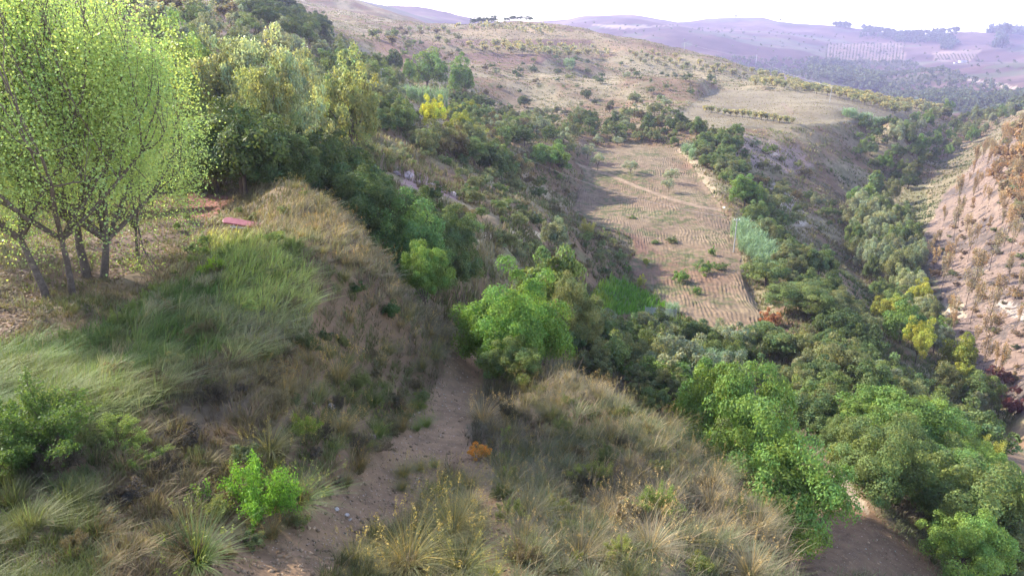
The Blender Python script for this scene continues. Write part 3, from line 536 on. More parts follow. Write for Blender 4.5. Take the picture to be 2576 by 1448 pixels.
# ------------------------------------------------------------------ scattered shrubs and trees (each one a thing)
CLEAR = [(1087, 50, 310, 55), (890, 60, 335, 35), (1050, 80, 462, 45), (1140, 40, 505, 35), (1000, 100, 362, 22), (1285, 110, 597, 26), (1185, 60, 690, 60)]
def scatter(poly, y1, y2, count, key, name, cat_, group, where, hs, wr, cset, mind=1.0, seed=1, sink=.08):
    rg = np.random.RandomState(seed); poly = P_(poly); got = []; bb = np.array(poly); tries = 0
    us_ = rg.uniform(bb[:, 0].min(), bb[:, 0].max(), 60000); ys_ = np.sqrt(rg.uniform(y1 * y1, y2 * y2, 60000)) if y2 / y1 < 3 else np.exp(rg.uniform(math.log(y1), math.log(y2), 60000))
    a = (us_ - 1288) / (F * CP) ; xx = a * ys_; zz = zat(xx, ys_); uu, vv = proj(xx, ys_, zz); ok = inpoly(uu, vv, poly) & vis(xx, ys_, zz, 1.0) & (~(inpoly(uu, vv, FIELD) & (ys_ > 60))) & (~inpoly(uu, vv, PLAT) | (ys_ < 200) | (ys_ > 600))
    cand = np.stack([xx, ys_, zz], 1)[ok]
    cu, cv = proj(cand[:, 0], cand[:, 1], cand[:, 2]) if len(cand) else ([], [])
    for c, u_, v_ in zip(cand, cu, cv):
        if len(got) >= count: break
        if any(abs(u_ - a_) < b_ and abs(v_ - c_) < d_ for a_, b_, c_, d_ in CLEAR): continue
        if any((c[0] - g[0]) ** 2 + (c[1] - g[1]) ** 2 < (mind * (.6 + g[3])) ** 2 for g in got): continue
        f = rg.rand(); got.append((c[0], c[1], c[2], f))
        h = hs[0] + (hs[1] - hs[0]) * f ** 1.6; wd = h * rg.uniform(*wr); col = np.array(cset[rg.randint(len(cset))]) * rg.uniform(.8, 1.2)
        put(key if isinstance(key, str) else key[rg.randint(len(key))], rg.randint(9), name, c[0], c[1], c[2], wd, h, col, 'AUTO ' + name.replace('_', ' ') + '|' + where, cat_, group, sink=sink)
    return len(got)
mq = [gD, gD, gM, gO, gO, gG, gBr]
scatter("1000 330,1090 230,1250 190,1500 190,1760 290,1690 350,1480 362,1430 420,1250 470,1180 420,1040 380", 85, 330, 200, ['bush', 'bush', 'oak'], 'shrub', 'shrub', 'shrubs on the slope left of the field', 'the slope left of the ploughed field', (1.8, 5.0), (1.0, 1.5), mq, 2.4, 1)
scatter("1180 170,1500 140,1900 190,1760 260,1500 240,1250 200", 250, 520, 80, 'bush', 'broom_shrub', 'shrub', 'shrubs on the dry upper slope', 'the dry upper slope', (1.4, 3.8), (1.1, 1.7), mq + [gD], 5, 2)
scatter("1460 330,1700 300,1760 345,1700 372,1500 358", 180, 260, 34, ['bush', 'oak'], 'shrub', 'shrub', 'shrubs behind the far edge of the field', 'the far edge of the ploughed field', (1.8, 3.4), (1.1, 1.5), mq, 3, 3)
scatter("1720 335,1860 335,1990 400,2060 480,2130 560,2020 600,1900 520,1850 440,1760 420", 120, 260, 60, ['bush', 'oak'], 'scarp_bush', 'bush', 'shrubs on the rocky scarp', 'the rocky scarp below the hill field', (1.2, 3.4), (1.1, 1.6), mq, 3, 4)
scatter("1720 335,1850 345,1870 440,1830 470,1750 400", 150, 240, 24, 'oak', 'evergreen_tree', 'tree', 'trees beside the pale path', 'the pale path above the field', (3, 5.5), (1.0, 1.4), [gD, gM, gM, gO], 3.4, 5)
scatter("2100 320,2260 310,2330 400,2280 500,2200 430,2120 380", 190, 330, 36, ['oak', 'bush'], 'evergreen_tree', 'tree', 'dark trees under the rim of the hill field', 'the rim of the hill field', (2.5, 6), (1.0, 1.4), [gD, gD, gM], 4, 6)
scatter("2270 300,2440 270,2560 290,2480 340,2380 400,2310 450,2230 550,2150 580,2130 520,2230 420", 170, 480, 80, ['oak', 'column', 'bush'], 'broadleaf_tree', 'tree', 'trees along the bottom of the gully', 'the far gully bottom', (3.5, 8), (.6, 1.0), [gM, gO, gG, gB, gO], 5, 7)
scatter("2120 560,2230 540,2310 640,2300 770,2220 750,2140 650", 112, 180, 60, ['column', 'column', 'oak'], 'willow_tree', 'tree', 'grey green willows massed in the gully', 'the gully opposite the field', (5, 8.5), (.5, .8), [(.27, .30, .18), gG, (.24, .28, .15), gO, gM], 2.6, 8)
scatter("2200 740,2310 780,2400 930,2540 1090,2450 1120,2330 980,2250 860", 66, 130, 52, ['column', 'oak', 'oak'], 'gully_tree', 'tree', 'trees in the near gully', 'the near gully bottom', (3, 6), (.6, 1.1), [gM, gO, gM, gB, gG, gY], 3.0, 9)
scatter("1890 480,1950 560,2040 680,2120 780,2210 900,2180 960,2120 940,2080 900,2060 800,1960 690,1900 600,1870 540", 68, 165, 70, ['oak', 'bush', 'oak'], 'evergreen_bush', 'bush', 'bushes along the right edge of the field', 'the bank right of the ploughed field', (2.2, 5.0), (1.0, 1.4), [gD, gM, gD, gO, gM], 2.7, 10)
scatter("1990 900,2120 900,2260 990,2400 1080,2500 1180,2600 1290,2450 1180,2300 1090,2150 1030,2060 1000", 40, 85, 55, ['oak', 'bush'], 'evergreen_bush', 'bush', 'bushes above the gravel track', 'the bank above the gravel track trees', (2.0, 4.2), (1.0, 1.4), [gD, gM, gM, gO, gG], 2.3, 11)
scatter("1440 800,1560 830,1700 860,1850 880,1900 960,1850 1040,1700 1020,1560 950,1440 890", 40, 75, 60, ['oak', 'bush'], 'evergreen_bush', 'bush', 'bushes between the straw bank and the field', 'the hollow between the straw bank and the field', (1.6, 3.8), (1.0, 1.4), [gD, gM, gO, gM, gG], 2.1, 12)
scatter("880 340,1100 360,1240 430,1330 530,1420 600,1560 600,1560 690,1440 690,1240 640,1160 560,960 470,880 420", 52, 125, 120, 'bush', 'low_shrub', 'shrub', 'low shrubs on the dry bank', 'the dry bank behind the gully', (.6, 1.8), (1.1, 1.7), mq + [gBr, gO], 1.6, 13)
scatter("1250 440,1420 400,1450 450,1460 540,1380 560,1300 500", 95, 160, 26, ['bush', 'oak'], 'shrub', 'shrub', 'shrubs at the left edge of the field', 'the left edge of the ploughed field', (1.0, 2.4), (1.0, 1.4), mq, 2.2, 14)
scatter("380 110,520 60,760 90,960 100,1000 220,900 260,780 200,500 200", 80, 300, 60, ['oak', 'bush', 'oak'], 'evergreen_tree', 'tree', 'trees on the upper left hillside', 'the upper left hillside', (3, 6), (.9, 1.3), [gM, gG, gO, gM, gG], 4.5, 15)
scatter("620 30,760 20,960 90,940 120,760 105,640 70", 150, 300, 34, 'oak', 'evergreen_tree', 'tree', 'dark trees near the skyline', 'the dark wood near the skyline', (5, 8), (1.0, 1.3), [gD, gD, (.05, .085, .04)], 5.5, 16)
scatter("900 90,1100 70,1180 110,1120 170,980 140", 220, 520, 40, ['bush', 'almond'], 'shrub', 'shrub', 'shrubs on the reddish upper slope', 'the reddish slope under the skyline', (2.5, 4.5), (1.0, 1.4), [gO, gG, gM, gBr], 7, 17)
scatter("-200 340,200 300,520 340,640 420,480 500,440 560,0 580,-200 600", 34, 80, 34, ['oak', 'bush'], 'evergreen_bush', 'bush', 'bushes behind the leafy poplars', 'the leafy poplars', (2, 4.5), (.9, 1.3), [gD, gM, gO], 3.4, 18)
scatter("-200 30,300 10,700 30,500 70,0 80,-200 100", 90, 240, 40, 'almond', 'almond_tree', 'tree', 'small trees on the pale field at upper left', 'the pale field at upper left', (3, 4.5), (.9, 1.2), [gG, gO, gBr], 6, 19)
scatter("2320 640,2400 500,2480 380,2640 290,2640 1010,2480 990,2400 880", 64, 260, 150, 'burnt', 'burnt_tree', 'tree', 'burnt trees on the scorched slope', 'the scorched slope', (3.5, 8), (.25, .42), [(.34, .24, .15), (.30, .22, .14), (.36, .28, .18), (.26, .22, .15)], 3.0, 20, sink=.02)
scatter("2470 400,2600 330,2640 520,2560 560", 110, 260, 100, ['burnt', 'almond', 'almond'], 'scorched_tree', 'tree', 'orange brown scorched trees', 'the top of the scorched slope', (3, 6.5), (.6, .9), [(.36, .25, .155), (.32, .235, .15), (.28, .22, .14)], 3, 21)
scatter("2480 950,2600 940,2640 1060,2520 1040", 58, 90, 12, 'bush', 'scorched_bush', 'bush', 'dark red scorched bushes', 'the foot of the scorched slope', (1, 2), (1.1, 1.5), [(.14, .05, .05), (.17, .08, .06)], 2, 22)
scatter("380 560,700 520,740 470,800 500,720 620,500 640", 20, 36, 8, 'bush', 'low_shrub', 'shrub', 'low shrubs around the red bench', 'the grass around the red bench', (.3, .6), (1.1, 1.6), [gO, gM], 1.2, 23)
scatter("470 300,620 270,760 330,900 380,900 470,860 520,740 470,620 500,480 480", 34, 66, 34, ['oak_hi', 'oak'], 'evergreen_tree', 'tree', 'dark evergreens behind the grassy mound', 'the dark wood behind the grassy mound', (2.8, 5.0), (1.0, 1.3), [gD, gM, gM, gO], 2.6, 24)
scatter("740 210,1000 230,1020 330,900 370,760 330", 55, 150, 34, 'oak', 'evergreen_tree', 'tree', 'evergreens around the tall poplar', 'the wooded slope around the tall poplar', (2.8, 5.5), (1.0, 1.3), [gM, gM, gG, gO], 3, 25)
scatter("960 330,1240 250,1330 330,1250 430,1050 400", 75, 190, 60, ['oak', 'bush'], 'hillside_tree', 'tree', 'small trees below the yellow tree', 'the wooded slope below the yellow tree', (2.6, 5), (1.0, 1.4), [gD, gM, gO, gY, gM, gBr], 2.8, 26)
scatter("2150 1180,2250 1060,2400 1150,2640 1260,2640 1520,2420 1460,2280 1350,2180 1260", 22, 42, 20, 'oak_hi', 'leafy_tree', 'tree', 'leafy trees right of the gravel track', 'the right side of the gravel track', (2.6, 4.2), (1.0, 1.3), [gM, gB, gM], 2.2, 27)
scatter("860 520,940 530,1180 640,1180 700,1020 660,900 600", 36, 58, 16, ['oak_hi', 'oak'], 'gully_bush', 'bush', 'bushes filling the gully behind the ridge', 'the gully behind the dry ridge', (2.4, 4.2), (1.0, 1.4), [gD, gD, gM], 2.4, 28)
scatter("1250 1020,1400 950,1700 1110,1900 1330,1940 1460,1320 1460,1250 1250", 7.5, 21, 46, ['spray', 'spray', 'bush'], 'herb', 'herb', 'small herbs on the straw slope', 'the straw slope', (.22, .5), (1.1, 1.6), [(.16, .17, .07), (.13, .16, .06), (.19, .15, .09), (.24, .26, .08), (.11, .10, .07)], .7, 51, sink=.03)
scatter("200 1000,640 900,860 830,1080 900,1060 1080,880 1200,700 1400,300 1460,0 1460,0 1200", 6, 19, 70, ['spray', 'bush', 'spray'], 'herb', 'herb', 'small herbs on the bank left of the path', 'the left bank', (.2, .5), (1.1, 1.7), [(.12, .14, .06), (.15, .12, .075), (.17, .14, .08), (.18, .20, .07), (.11, .09, .07)], .6, 52, sink=.03)
scatter("2440 380,2640 300,2640 580,2520 560,2430 500", 110, 240, 34, ['oak', 'bush'], 'scorched_shrub', 'shrub', 'scorched orange crowns at the top of the burnt slope', 'the top of the scorched slope', (2.6, 5), (1.0, 1.5), [(.34, .22, .12), (.30, .20, .12), (.36, .26, .14), (.24, .22, .11)], 3, 61)
scatter("2310 640,2440 520,2640 500,2640 1010,2480 990,2390 880", 62, 220, 90, 'bush', 'scorched_scrub', 'shrub', 'low scorched scrub on the burnt slope', 'the scorched slope', (.5, 1.4), (1.2, 2.0), [(.26, .18, .10), (.22, .155, .10), (.15, .13, .08), (.16, .18, .08), (.30, .21, .11)], 2, 62)
scatter("1450 890,1560 880,1780 1000,1770 1060,1600 1030,1500 960", 27, 52, 22, ['oak', 'bush'], 'hollow_bush', 'bush', 'bushes just behind the straw bank', 'the foot of the straw bank', (1.4, 2.8), (1.1, 1.5), [gM, gO, gD], 1.8, 63)
scatter("1880 960,2110 970,2140 1090,1990 1120", 34, 62, 22, ['oak', 'bush'], 'hollow_bush', 'bush', 'bushes between the big trees by the track', 'the gap between the big trees by the track', (1.8, 3.2), (1.0, 1.4), [gM, gO, gD], 1.9, 64)
scatter("0 900,330 800,520 600,740 600,800 740,720 860,400 980,0 1100", 9, 27, 60, ['spray', 'bush', 'spray'], 'weed_clump', 'weed', 'weed clumps in the grass of the mound', 'the grassy mound', (.18, .45), (1.2, 1.9), [(.20, .25, .07), (.14, .19, .06), (.24, .24, .10), (.20, .16, .08), (.28, .32, .09)], .7, 65, sink=.04)
# orchards: almond rows
orch = []
def rows(poly, y1, y2, sp, ang, h, seed):
    rg = np.random.RandomState(seed); g = np.arange(-700, 900, sp); gx, gy = np.meshgrid(g, np.arange(y1 - 300, y2 + 500, sp)); ca_, sa_ = math.cos(ang), math.sin(ang)
    x = gx * ca_ - (gy - y1) * sa_ + rg.normal(0, .4, gx.shape); y = gx * sa_ + (gy - y1) * ca_ + y1 + rg.normal(0, .4, gx.shape); k = (y > y1) & (y < y2) & (np.abs(x / np.maximum(y, 1)) < 1); x = x[k]; y = y[k]
    z = zat(x, y); u, v = proj(x, y, z); ok = inpoly(u, v, P_(poly)) & vis(x, y, z, 2) & (rg.rand(len(x)) < .93)
    for q in zip(x[ok], y[ok], z[ok]): orch.append((*q, h * rg.uniform(.75, 1.2)))
rows("2000 195,2100 222,2300 260,2400 285,2380 300,2300 285,2250 290,2100 245,1950 225,1880 215,1900 180", 330, 500, 6.5, .5, 3.6, 1)
rows("1600 130,1800 165,1900 185,1860 200,1700 180,1560 145", 420, 620, 8, .3, 3.6, 2)
rows("1150 122,1300 112,1480 120,1560 135,1480 150,1300 140,1160 136", 380, 620, 7.5, .1, 4.2, 3)
rows("1120 70,1290 62,1400 75,1380 95,1200 92,1100 98", 520, 680, 9, .2, 4.2, 4)
for k in range(15):
    x_, y_, z_ = at(1775 + k * 15.5, 283 + k * 2.2 + rs.normal(0, 1)); orch.append((x_, y_, z_, rs.uniform(1.8, 3.0)))
orch.sort(key=lambda q: q[1])
for i, (x, y, z, h) in enumerate(orch[:290]):
    put('almond', i, 'almond_tree', x, y, z, h * 1.1, h, np.array([(.27, .26, .15), (.22, .235, .12), (.31, .29, .15)][i % 3]) * 1.1, 'AUTO almond tree|' + ('the orchard strip below the hill ridge' if x > 60 else 'the orchard on the hilltop'), 'tree', 'almond trees in rows')
def merged(name, items, key, colf, seed=0):
    rg = np.random.RandomState(seed); Vs = []; Qs = []; Cs = []; o = 0; T = []
    for t in TPL[key]:
        me = t[1]; v = np.empty(len(me.vertices) * 3, np.float32); me.vertices.foreach_get('co', v); q = np.empty(len(me.polygons) * 4, np.int32); me.loops.foreach_get('vertex_index', q); c = np.empty(len(me.vertices) * 4, np.float32); me.attributes['Col'].data.foreach_get('color', c)
        T.append((v.reshape(-1, 3), q.reshape(-1, 4), c.reshape(-1, 4)[:, :3], t[4], t[5]))
    for x, y, z, wd, h in items:
        v, q, c, wx, zx = T[rg.randint(len(T))]; an = rg.rand() * 6.28; k = wd / wx
        vx = (v[:, 0] * math.cos(an) - v[:, 1] * math.sin(an)) * k + x; vy = (v[:, 0] * math.sin(an) + v[:, 1] * math.cos(an)) * k + y
        Vs.append(np.stack([vx, vy, v[:, 2] * h / zx + z - .05 * h], 1)); Qs.append(q + o); Cs.append(c * colf(rg)); o += len(v)
    return mk(name, np.concatenate(Vs), np.concatenate(Qs), LEAF, np.concatenate(Cs))
for s in range(3): tpl('lo', 'crown', crown(150 + s, 90, 9, .33, rc=.26), 'trunk', None)
if len(orch) > 290: tag(merged('distant_orchard', [(x, y, z, h * 1.1, h) for x, y, z, h in orch[290:]], 'lo', lambda r: np.array((.27, .26, .15)) * r.uniform(.8, 1.3)), 'rows of small almond trees too far off to tell apart on the hill crest', 'orchard', kind='stuff')
# far woods and scrub
def fill(poly, y1, y2, nmax, hs, sp, seed, lift=3):
    rg = np.random.RandomState(seed); poly = P_(poly); bb = np.array(poly); a = (rg.uniform(bb[:, 0].min(), bb[:, 0].max(), 40000) - 1288) / (F * CP); y = np.sqrt(rg.uniform(y1 ** 2, y2 ** 2, 40000)); x = a * y; z = zat(x, y); u, v = proj(x, y, z)
    ok = inpoly(u, v, poly) & vis(x, y, z, lift); x, y, z = x[ok], y[ok], z[ok]; out = []; grid = set()
    for p in zip(x, y, z):
        k = (int(p[0] / sp), int(p[1] / sp))
        if k in grid: continue
        grid.add(k); h = rg.uniform(*hs); out.append((*p, h * rg.uniform(.9, 1.4), h))
        if len(out) >= nmax: break
    return out
wd_ = fill("2255 108,2400 100,2392 128,2350 124,2335 165,2290 172,2262 140", 1000, 2330, 900, (8, 14), 9, 1, 8) + fill("1960 150,2110 160,2200 200,2190 215,2060 185", 900, 1700, 160, (6, 10), 11, 31, 4)
def crest(u0, u1, n_, hs, back, seed):
    rg = np.random.RandomState(seed); out = []
    for u in np.linspace(u0, u1, n_):
        a_ = (u - 1288) * CP / F; yy = np.linspace(1500, 2700, 200); ss = zs(np.full(200, a_), np.log(yy)); y_ = yy[np.argmax(ss)] + rg.uniform(-back, 20); x_ = a_ * y_; h_ = rg.uniform(*hs); out.append((x_, y_, float(zat(x_, y_)), h_ * rg.uniform(.8, 1.3), h_))
    return out
wd_ += crest(2170, 2415, 260, (11, 18), 170, 11) + crest(2098, 2140, 40, (10, 18), 60, 12) + crest(2497, 2640, 420, (20, 32), 380, 13)
tag(merged('pine_wood', wd_, 'lo', lambda r: np.array((.045, .075, .045)) * r.uniform(.7, 1.3)), 'blue hazed mass of pine wood along the distant ridge and ravine', 'wood', kind='stuff')
ws_ = fill("1700 145,2300 160,2600 240,2600 275,2420 290,2000 200,1760 165", 760, 1700, 900, (5, 11), 11, 4, 8)
ws2 = fill("1960 150,2140 170,2260 235,2190 235,2060 195", 760, 1700, 500, (10, 17), 9, 5, 8) + fill("1400 50,2600 110,2600 250,2200 240,1500 100", 900, 2600, 260, (4, 7), 40, 6, 8)
ws3 = fill("2230 240,2600 250,2600 300,2460 310,2400 285", 420, 900, 600, (5, 10), 7, 7, 6)
tag(merged('distant_scrub', ws_ + ws2 + ws3, 'lo', lambda r: np.array((.09, .115, .065)) * r.uniform(.8, 1.2)), 'scattered hazy scrub and small trees over the distant hills', 'scrub', kind='stuff')
vin = []
for k in range(24):
    for t in np.linspace(0, 1, 26):
        u = 2082 + k * 8.4 + t * -6; v = 112 + t * 46
        x, Y, z = at(u, v)
        if Y > 900 and rs.rand() < .85: vin.append((x, Y, z, 4.5, 2.6))
for k in range(12):
    for t in np.linspace(0, 1, 8):
        x, Y, z = at(2355 + k * 9 + t * 8, 138 + t * 14)
        if Y > 900: vin.append((x, Y, z, 4, 2.4))
tag(merged('distant_plantation', vin, 'lo', lambda r: np.array((.10, .12, .06)) * r.uniform(.8, 1.2)), 'rows of young trees planted across the hazy far hillside', 'plantation', kind='stuff')
for i, (u, v0, v1, wp) in enumerate([(1851, 38, 51, 12), (1962, 54, 62, 10)]):
    a, s = ray(u, v1); Y = 2380; x = a * Y; z = float(zat(x, Y)); k = Y / F
    put('bush', i, 'ridge_tree', x, Y, z, wp * k, max((v1 - v0) * k, ray(u, v0)[1] * Y - z), gD, ['lone tree standing on the distant skyline, larger of the two', 'smaller lone tree on the distant skyline, right of the larger one'][i], 'tree', sink=0)
for i in range(13):
    u = 2425 + i * 6.2; a, s = ray(u, 90); Y = 2250; x = a * Y; z = float(zat(x, Y)); put('pine', i, 'pine_tree', x, Y, z, 15 + rs.rand() * 6, 17 + rs.rand() * 7, (.045, .07, .045), 'AUTO pine|the gap in the distant ridge wood', 'tree', 'row of umbrella pines on the far ridge', sink=0)
for i, u in enumerate([1192, 1210, 1228, 1243, 1275, 1292, 1308, 1330]):
    a, s = ray(u, 50); Y = 645; x = a * Y; z = float(zat(x, Y)); put('bush', i, 'umbrella_pine', x, Y, z, 8.5, 7 - (i > 3) * 2, (.06, .10, .04), 'AUTO dark pine|the crest of the near hill', 'tree', 'umbrella pines on the hill crest', sink=0)

# ------------------------------------------------------------------ tussocks in the foreground
TZ = [("1330 900,1450 900,1600 1000,1740 1090,1880 1260,2000 1400,2020 1460,1320 1460,1250 1300,1260 1130,1190 1050,1230 1000", 7.5, 24, 130, (.35, .75), [(.19, .165, .10), (.16, .155, .09), (.27, .23, .15), (.13, .145, .07), (.14, .14, .08)], .62, 'the slope right of the path'),
      ("740 470,860 540,980 660,1110 790,1130 860,1060 1000,900 880,840 720,760 600", 14, 32, 80, (.3, .6), [(.28, .22, .12), (.33, .27, .16), (.20, .19, .09)], .5, 'the ridge left of the path'),
      ("1000 1180,1120 1130,1180 1200,1230 1300,1250 1460,820 1460,900 1350,990 1300", 6.5, 14, 26, (.3, .65), [(.24, .22, .10), (.30, .26, .13), (.20, .22, .08)], .45, 'the strip between the two path forks'),
      ("640 900,800 860,960 960,1080 1040,1060 1120,900 1200,760 1300,620 1400,600 1200,720 1080", 7.5, 19, 50, (.3, .6), [(.20, .19, .09), (.25, .20, .10), (.15, .19, .06)], .6, 'the bank on the left of the path')]
for i, (poly, y1, y2, cnt, hs, cs, md, wh) in enumerate(TZ):
    scatter(poly, y1, y2, cnt, 'tussock', 'grass_tussock', 'tussock', 'tussocks on ' + wh, wh, hs, (1.0, 1.5), cs, md, 40 + i, sink=.02)
for (u, v, hm, wm, c, lab) in [(490, 1420, .7, 1.1, (.12, .17, .06), 'large green grass tussock at the bottom edge, left of the path'), (745, 1270, .6, 1.2, (.15, .20, .08), 'green arching tussock between the lime sapling and the path'), (1140, 1340, .9, 1.0, (.28, .25, .11), 'tall golden tussock with feathery plumes between the path forks'),
        (1160, 1440, .7, 1.0, (.21, .22, .09), 'yellow green tussock below the golden plumed one'), (850, 960, .9, 1.0, (.30, .24, .11), 'dry fountain shaped tussock on the bank above the path'), (1030, 1420, .8, 1.1, (.26, .24, .11), 'pale tussock at the bottom edge between the forks'), (860, 1090, .6, .8, (.28, .23, .12), 'dry tussock hanging over the bank left of the flat stones'),
        (1215, 1060, .8, 1.0, (.42, .33, .20), 'pale straw tussock beside the path opposite the flat stones')]:
    x, Y, z = at(u, v); put('tussock', int(u), 'grass_tussock', x, Y, z, wm, hm, c, lab, 'tussock', sink=.02)
for (k, u, v, hm, wm, c, nm, lab) in [('spray', 640, 1290, 1.15, 1.25, (.17, .32, .05), 'sapling', 'bright lime green feathery sapling on the bank at lower left'), ('spray', 110, 1130, 1.0, 1.6, (.115, .175, .045), 'sapling', 'green leafy shrub at the left edge in the lower corner'), ('spray', 40, 1150, .9, 1.4, (.09, .15, .04), 'sapling', 'darker green leafy shrub cut by the left edge'), ('spray', 300, 1120, .45, .9, (.24, .31, .08), 'weed', 'yellow green weed in the grass right of the left edge shrub'),
        ('spray', 340, 1180, .4, .8, (.20, .27, .07), 'weed', 'lower yellow green weed in the grass of the lower left'), ('spray', 535, 690, .6, .6, (.30, .42, .04), 'sapling', 'small yellow green sapling on the grassy mound'), ('spray', 765, 1100, .5, .6, (.20, .26, .04), 'weed', 'green spiky plant on the bank above the lime sapling'), ('bush', 985, 800, .55, .9, (.06, .10, .03), 'cushion_shrub', 'dark green cushion shrub on the ridge side'),
        ('bush', 900, 740, .4, .6, (.06, .10, .03), 'cushion_shrub', 'small dark cushion shrub near the top of the ridge'), ('bush', 1205, 1150, .35, .6, (.55, .26, .05), 'rusty_shrub', 'small rusty orange dry shrub beside the path'), ('spray', 1275, 1210, .35, .4, (.30, .44, .06), 'weed', 'bright green rosette plant right of the rusty shrub'), ('spray', 1270, 1100, .35, .35, (.26, .36, .07), 'weed', 'small green rosette above the rusty shrub'),
        ('spray', 1490, 1210, .45, .8, (.24, .26, .07), 'weed', 'yellow green herb in the middle of the straw slope'), ('bush', 820, 860, .35, .5, (.07, .10, .04), 'cushion_shrub', 'dark tuft at the foot of the mound'), ('spray', 1640, 1290, .5, .9, (.20, .26, .07), 'weed', 'branching green herb on the lower straw slope'), ('spray', 2000, 1400, .3, .4, (.3, .4, .05), 'weed', 'yellow green herb under the big tree by the track'),
        ('bush', 1940, 820, 2.2, 2.6, (.36, .16, .08), 'rusty_bush', 'rusty brown bush at the lower right edge of the ploughed field'), ('spray', 2460, 1180, 2.2, 3.0, (.32, .32, .07), 'broom_bush', 'yellowish feathery bush above the lower right trees'), ('spray', 1480, 590, 2.6, 3.0, (.30, .29, .10), 'broom_bush', 'yellow straw coloured bush at the left edge of the furrows'), ('bush', 1305, 360, 2.8, 3, (.36, .22, .08), 'rusty_bush', 'orange leaved small tree left of the bright tree by the field'), ('column', 1243, 370, 4, 2, gY, 'broadleaf_tree', 'yellow green slender tree left of the orange one')]:
    x, Y, z = at(u, v); put(k, int(u), nm, x, Y, z, wm, hm, c, lab, nm.replace('_', ' '), sink=.03)

# ------------------------------------------------------------------ rocks
def rock_mesh(seed, flat=1.0):
    rg = np.random.RandomState(seed); import bmesh
    bm = bmesh.new(); bmesh.ops.create_icosphere(bm, subdivisions=3, radius=.5); pl = unit(rg.normal(0, 1, (16, 3))); dd = rg.uniform(.20, .38, 16)
    for v in bm.verts:
        p = np.array(v.co)
        for q in range(16):
            t = p @ pl[q]
            if t > dd[q]: p = p - pl[q] * (t - dd[q])
        p += rg.normal(0, .012, 3); p[2] *= flat; v.co = p
    me = bpy.data.meshes.new('rock'); bm.to_mesh(me); bm.free(); me.materials.append(ROCK); return me
RK = [rock_mesh(i, f) for i, f in enumerate((.8, .45, .9, .3))]
def rock(u, v, wpx, var, lab, hk=1.0, col=(1, 1, 1), group=None, name='rock'):
    x, Y, z = at(u, v); D = Y * CP - z * SP; w_ = wpx * D / F; o = bpy.data.objects.new(name, RK[var]); sc.collection.objects.link(o); o.location = (x, Y, z + w_ * .08); o.scale = (w_, w_ * .8, w_ * hk); o.rotation_euler = (rs.normal(0, .2), rs.normal(0, .2), rs.rand() * 6); o.color = (*col, 1)
    tag(o, lab, 'rock', group); THINGS.append([o, 'rock', x, Y, z, w_, w_, col])
pk = (1.25, 1.05, .95)
for r in [(1022, 1058, 34, 3, 'flat pale stone beside the path, largest of the flat stones', 1, pk), (1035, 1046, 24, 1, 'flat stone touching the largest one beside the path', 1, pk), (1012, 1066, 20, 3, 'small tilted stone below the largest flat stone', 1, pk), (1052, 1038, 16, 1, 'small stone right of the flat stones by the path', 1, pk), (935, 1100, 34, 0, 'dark reddish boulder at the foot of the bank', .8, (.55, .42, .45)),
          (830, 1028, 30, 2, 'pale upright rock sticking out of the bank', 1.4, (1.15, 1.1, 1.15)), (790, 1015, 14, 2, 'small pale rock left of the upright rock on the bank', 1.2, (1.1, 1.05, 1.1)), (848, 1282, 26, 3, 'flat white stone at the left side of the lower path', 1, (1.3, 1.25, 1.2)), (872, 1296, 26, 3, 'flat white stone just below the first on the lower path', 1, (1.3, 1.25, 1.2)), (880, 1308, 16, 3, 'smallest white stone on the lower path', 1, (1.3, 1.25, 1.2)),
          (1032, 1098, 12, 0, 'brown stone at the path edge', .8, pk), (1155, 1028, 9, 0, 'small stone in the middle of the path', .8, pk), (1210, 1082, 12, 0, 'small pale stone at the foot of the straw tussock', .8, pk), (1050, 1205, 14, 3, 'pale flat stone in the middle of the path fork', 1, pk),
          (1028, 450, 54, 0, 'purple grey rock outcrop on the bank behind the gully', .9, (.85, .72, .78)), (1000, 440, 30, 2, 'dark rock at the left end of the purple outcrop', 1, (.6, .5, .55)), (1048, 462, 30, 0, 'rock at the foot of the purple outcrop', .8, (.75, .62, .68)), (1125, 478, 18, 1, 'flat rock above the lowest pale rock on the bank', 1, (.8, .7, .75)), (1082, 466, 22, 2, 'small rock right of the purple outcrop', .9, (.95, .85, .9)), (1140, 490, 28, 2, 'pale rock lowest on the bank behind the gully', 1.1, (1, .9, .95)), (2095, 895, 34, 2, 'grey rock among the dark trees at the gully edge', 1.2, (.85, .8, .85)), (2085, 912, 24, 0, 'lower grey rock among the dark trees at the gully edge', 1.1, (.85, .8, .85)),
          (2398, 790, 62, 0, 'big cream limestone boulder on the scorched slope', .7, (1.1, .92, .66)), (2375, 800, 34, 1, 'smaller cream rock left of the big limestone boulder', .8, (.9, .75, .58)), (2540, 775, 40, 1, 'pale limestone ledge at the right of the scorched slope', .7, (.8, .7, .62)), (2565, 790, 34, 0, 'pale rock at the right edge of the scorched slope', .6, (.8, .7, .62)),
          (1925, 384, 26, 0, 'pinkish rock on the scarp below the hill field', .9, pk), (1945, 392, 24, 2, 'pinkish rock right of the first on the scarp', .9, pk), (1985, 505, 26, 1, 'pale scree rock on the scarp, upper one', .9, (1.3, 1.15, 1)), (2000, 525, 24, 0, 'pale scree rock on the scarp, lower one', .9, (1.3, 1.15, 1)), (1838, 366, 20, 0, 'pink white rock among the trees by the pale path', .8, pk), (1822, 523, 14, 1, 'white stone at the end of the pale field track', .7, (1.5, 1.4, 1.2)), (1934, 820, 10, 0, 'small white stone at the lower right edge of the field', .8, (1.5, 1.4, 1.3))]:
    rock(*r)
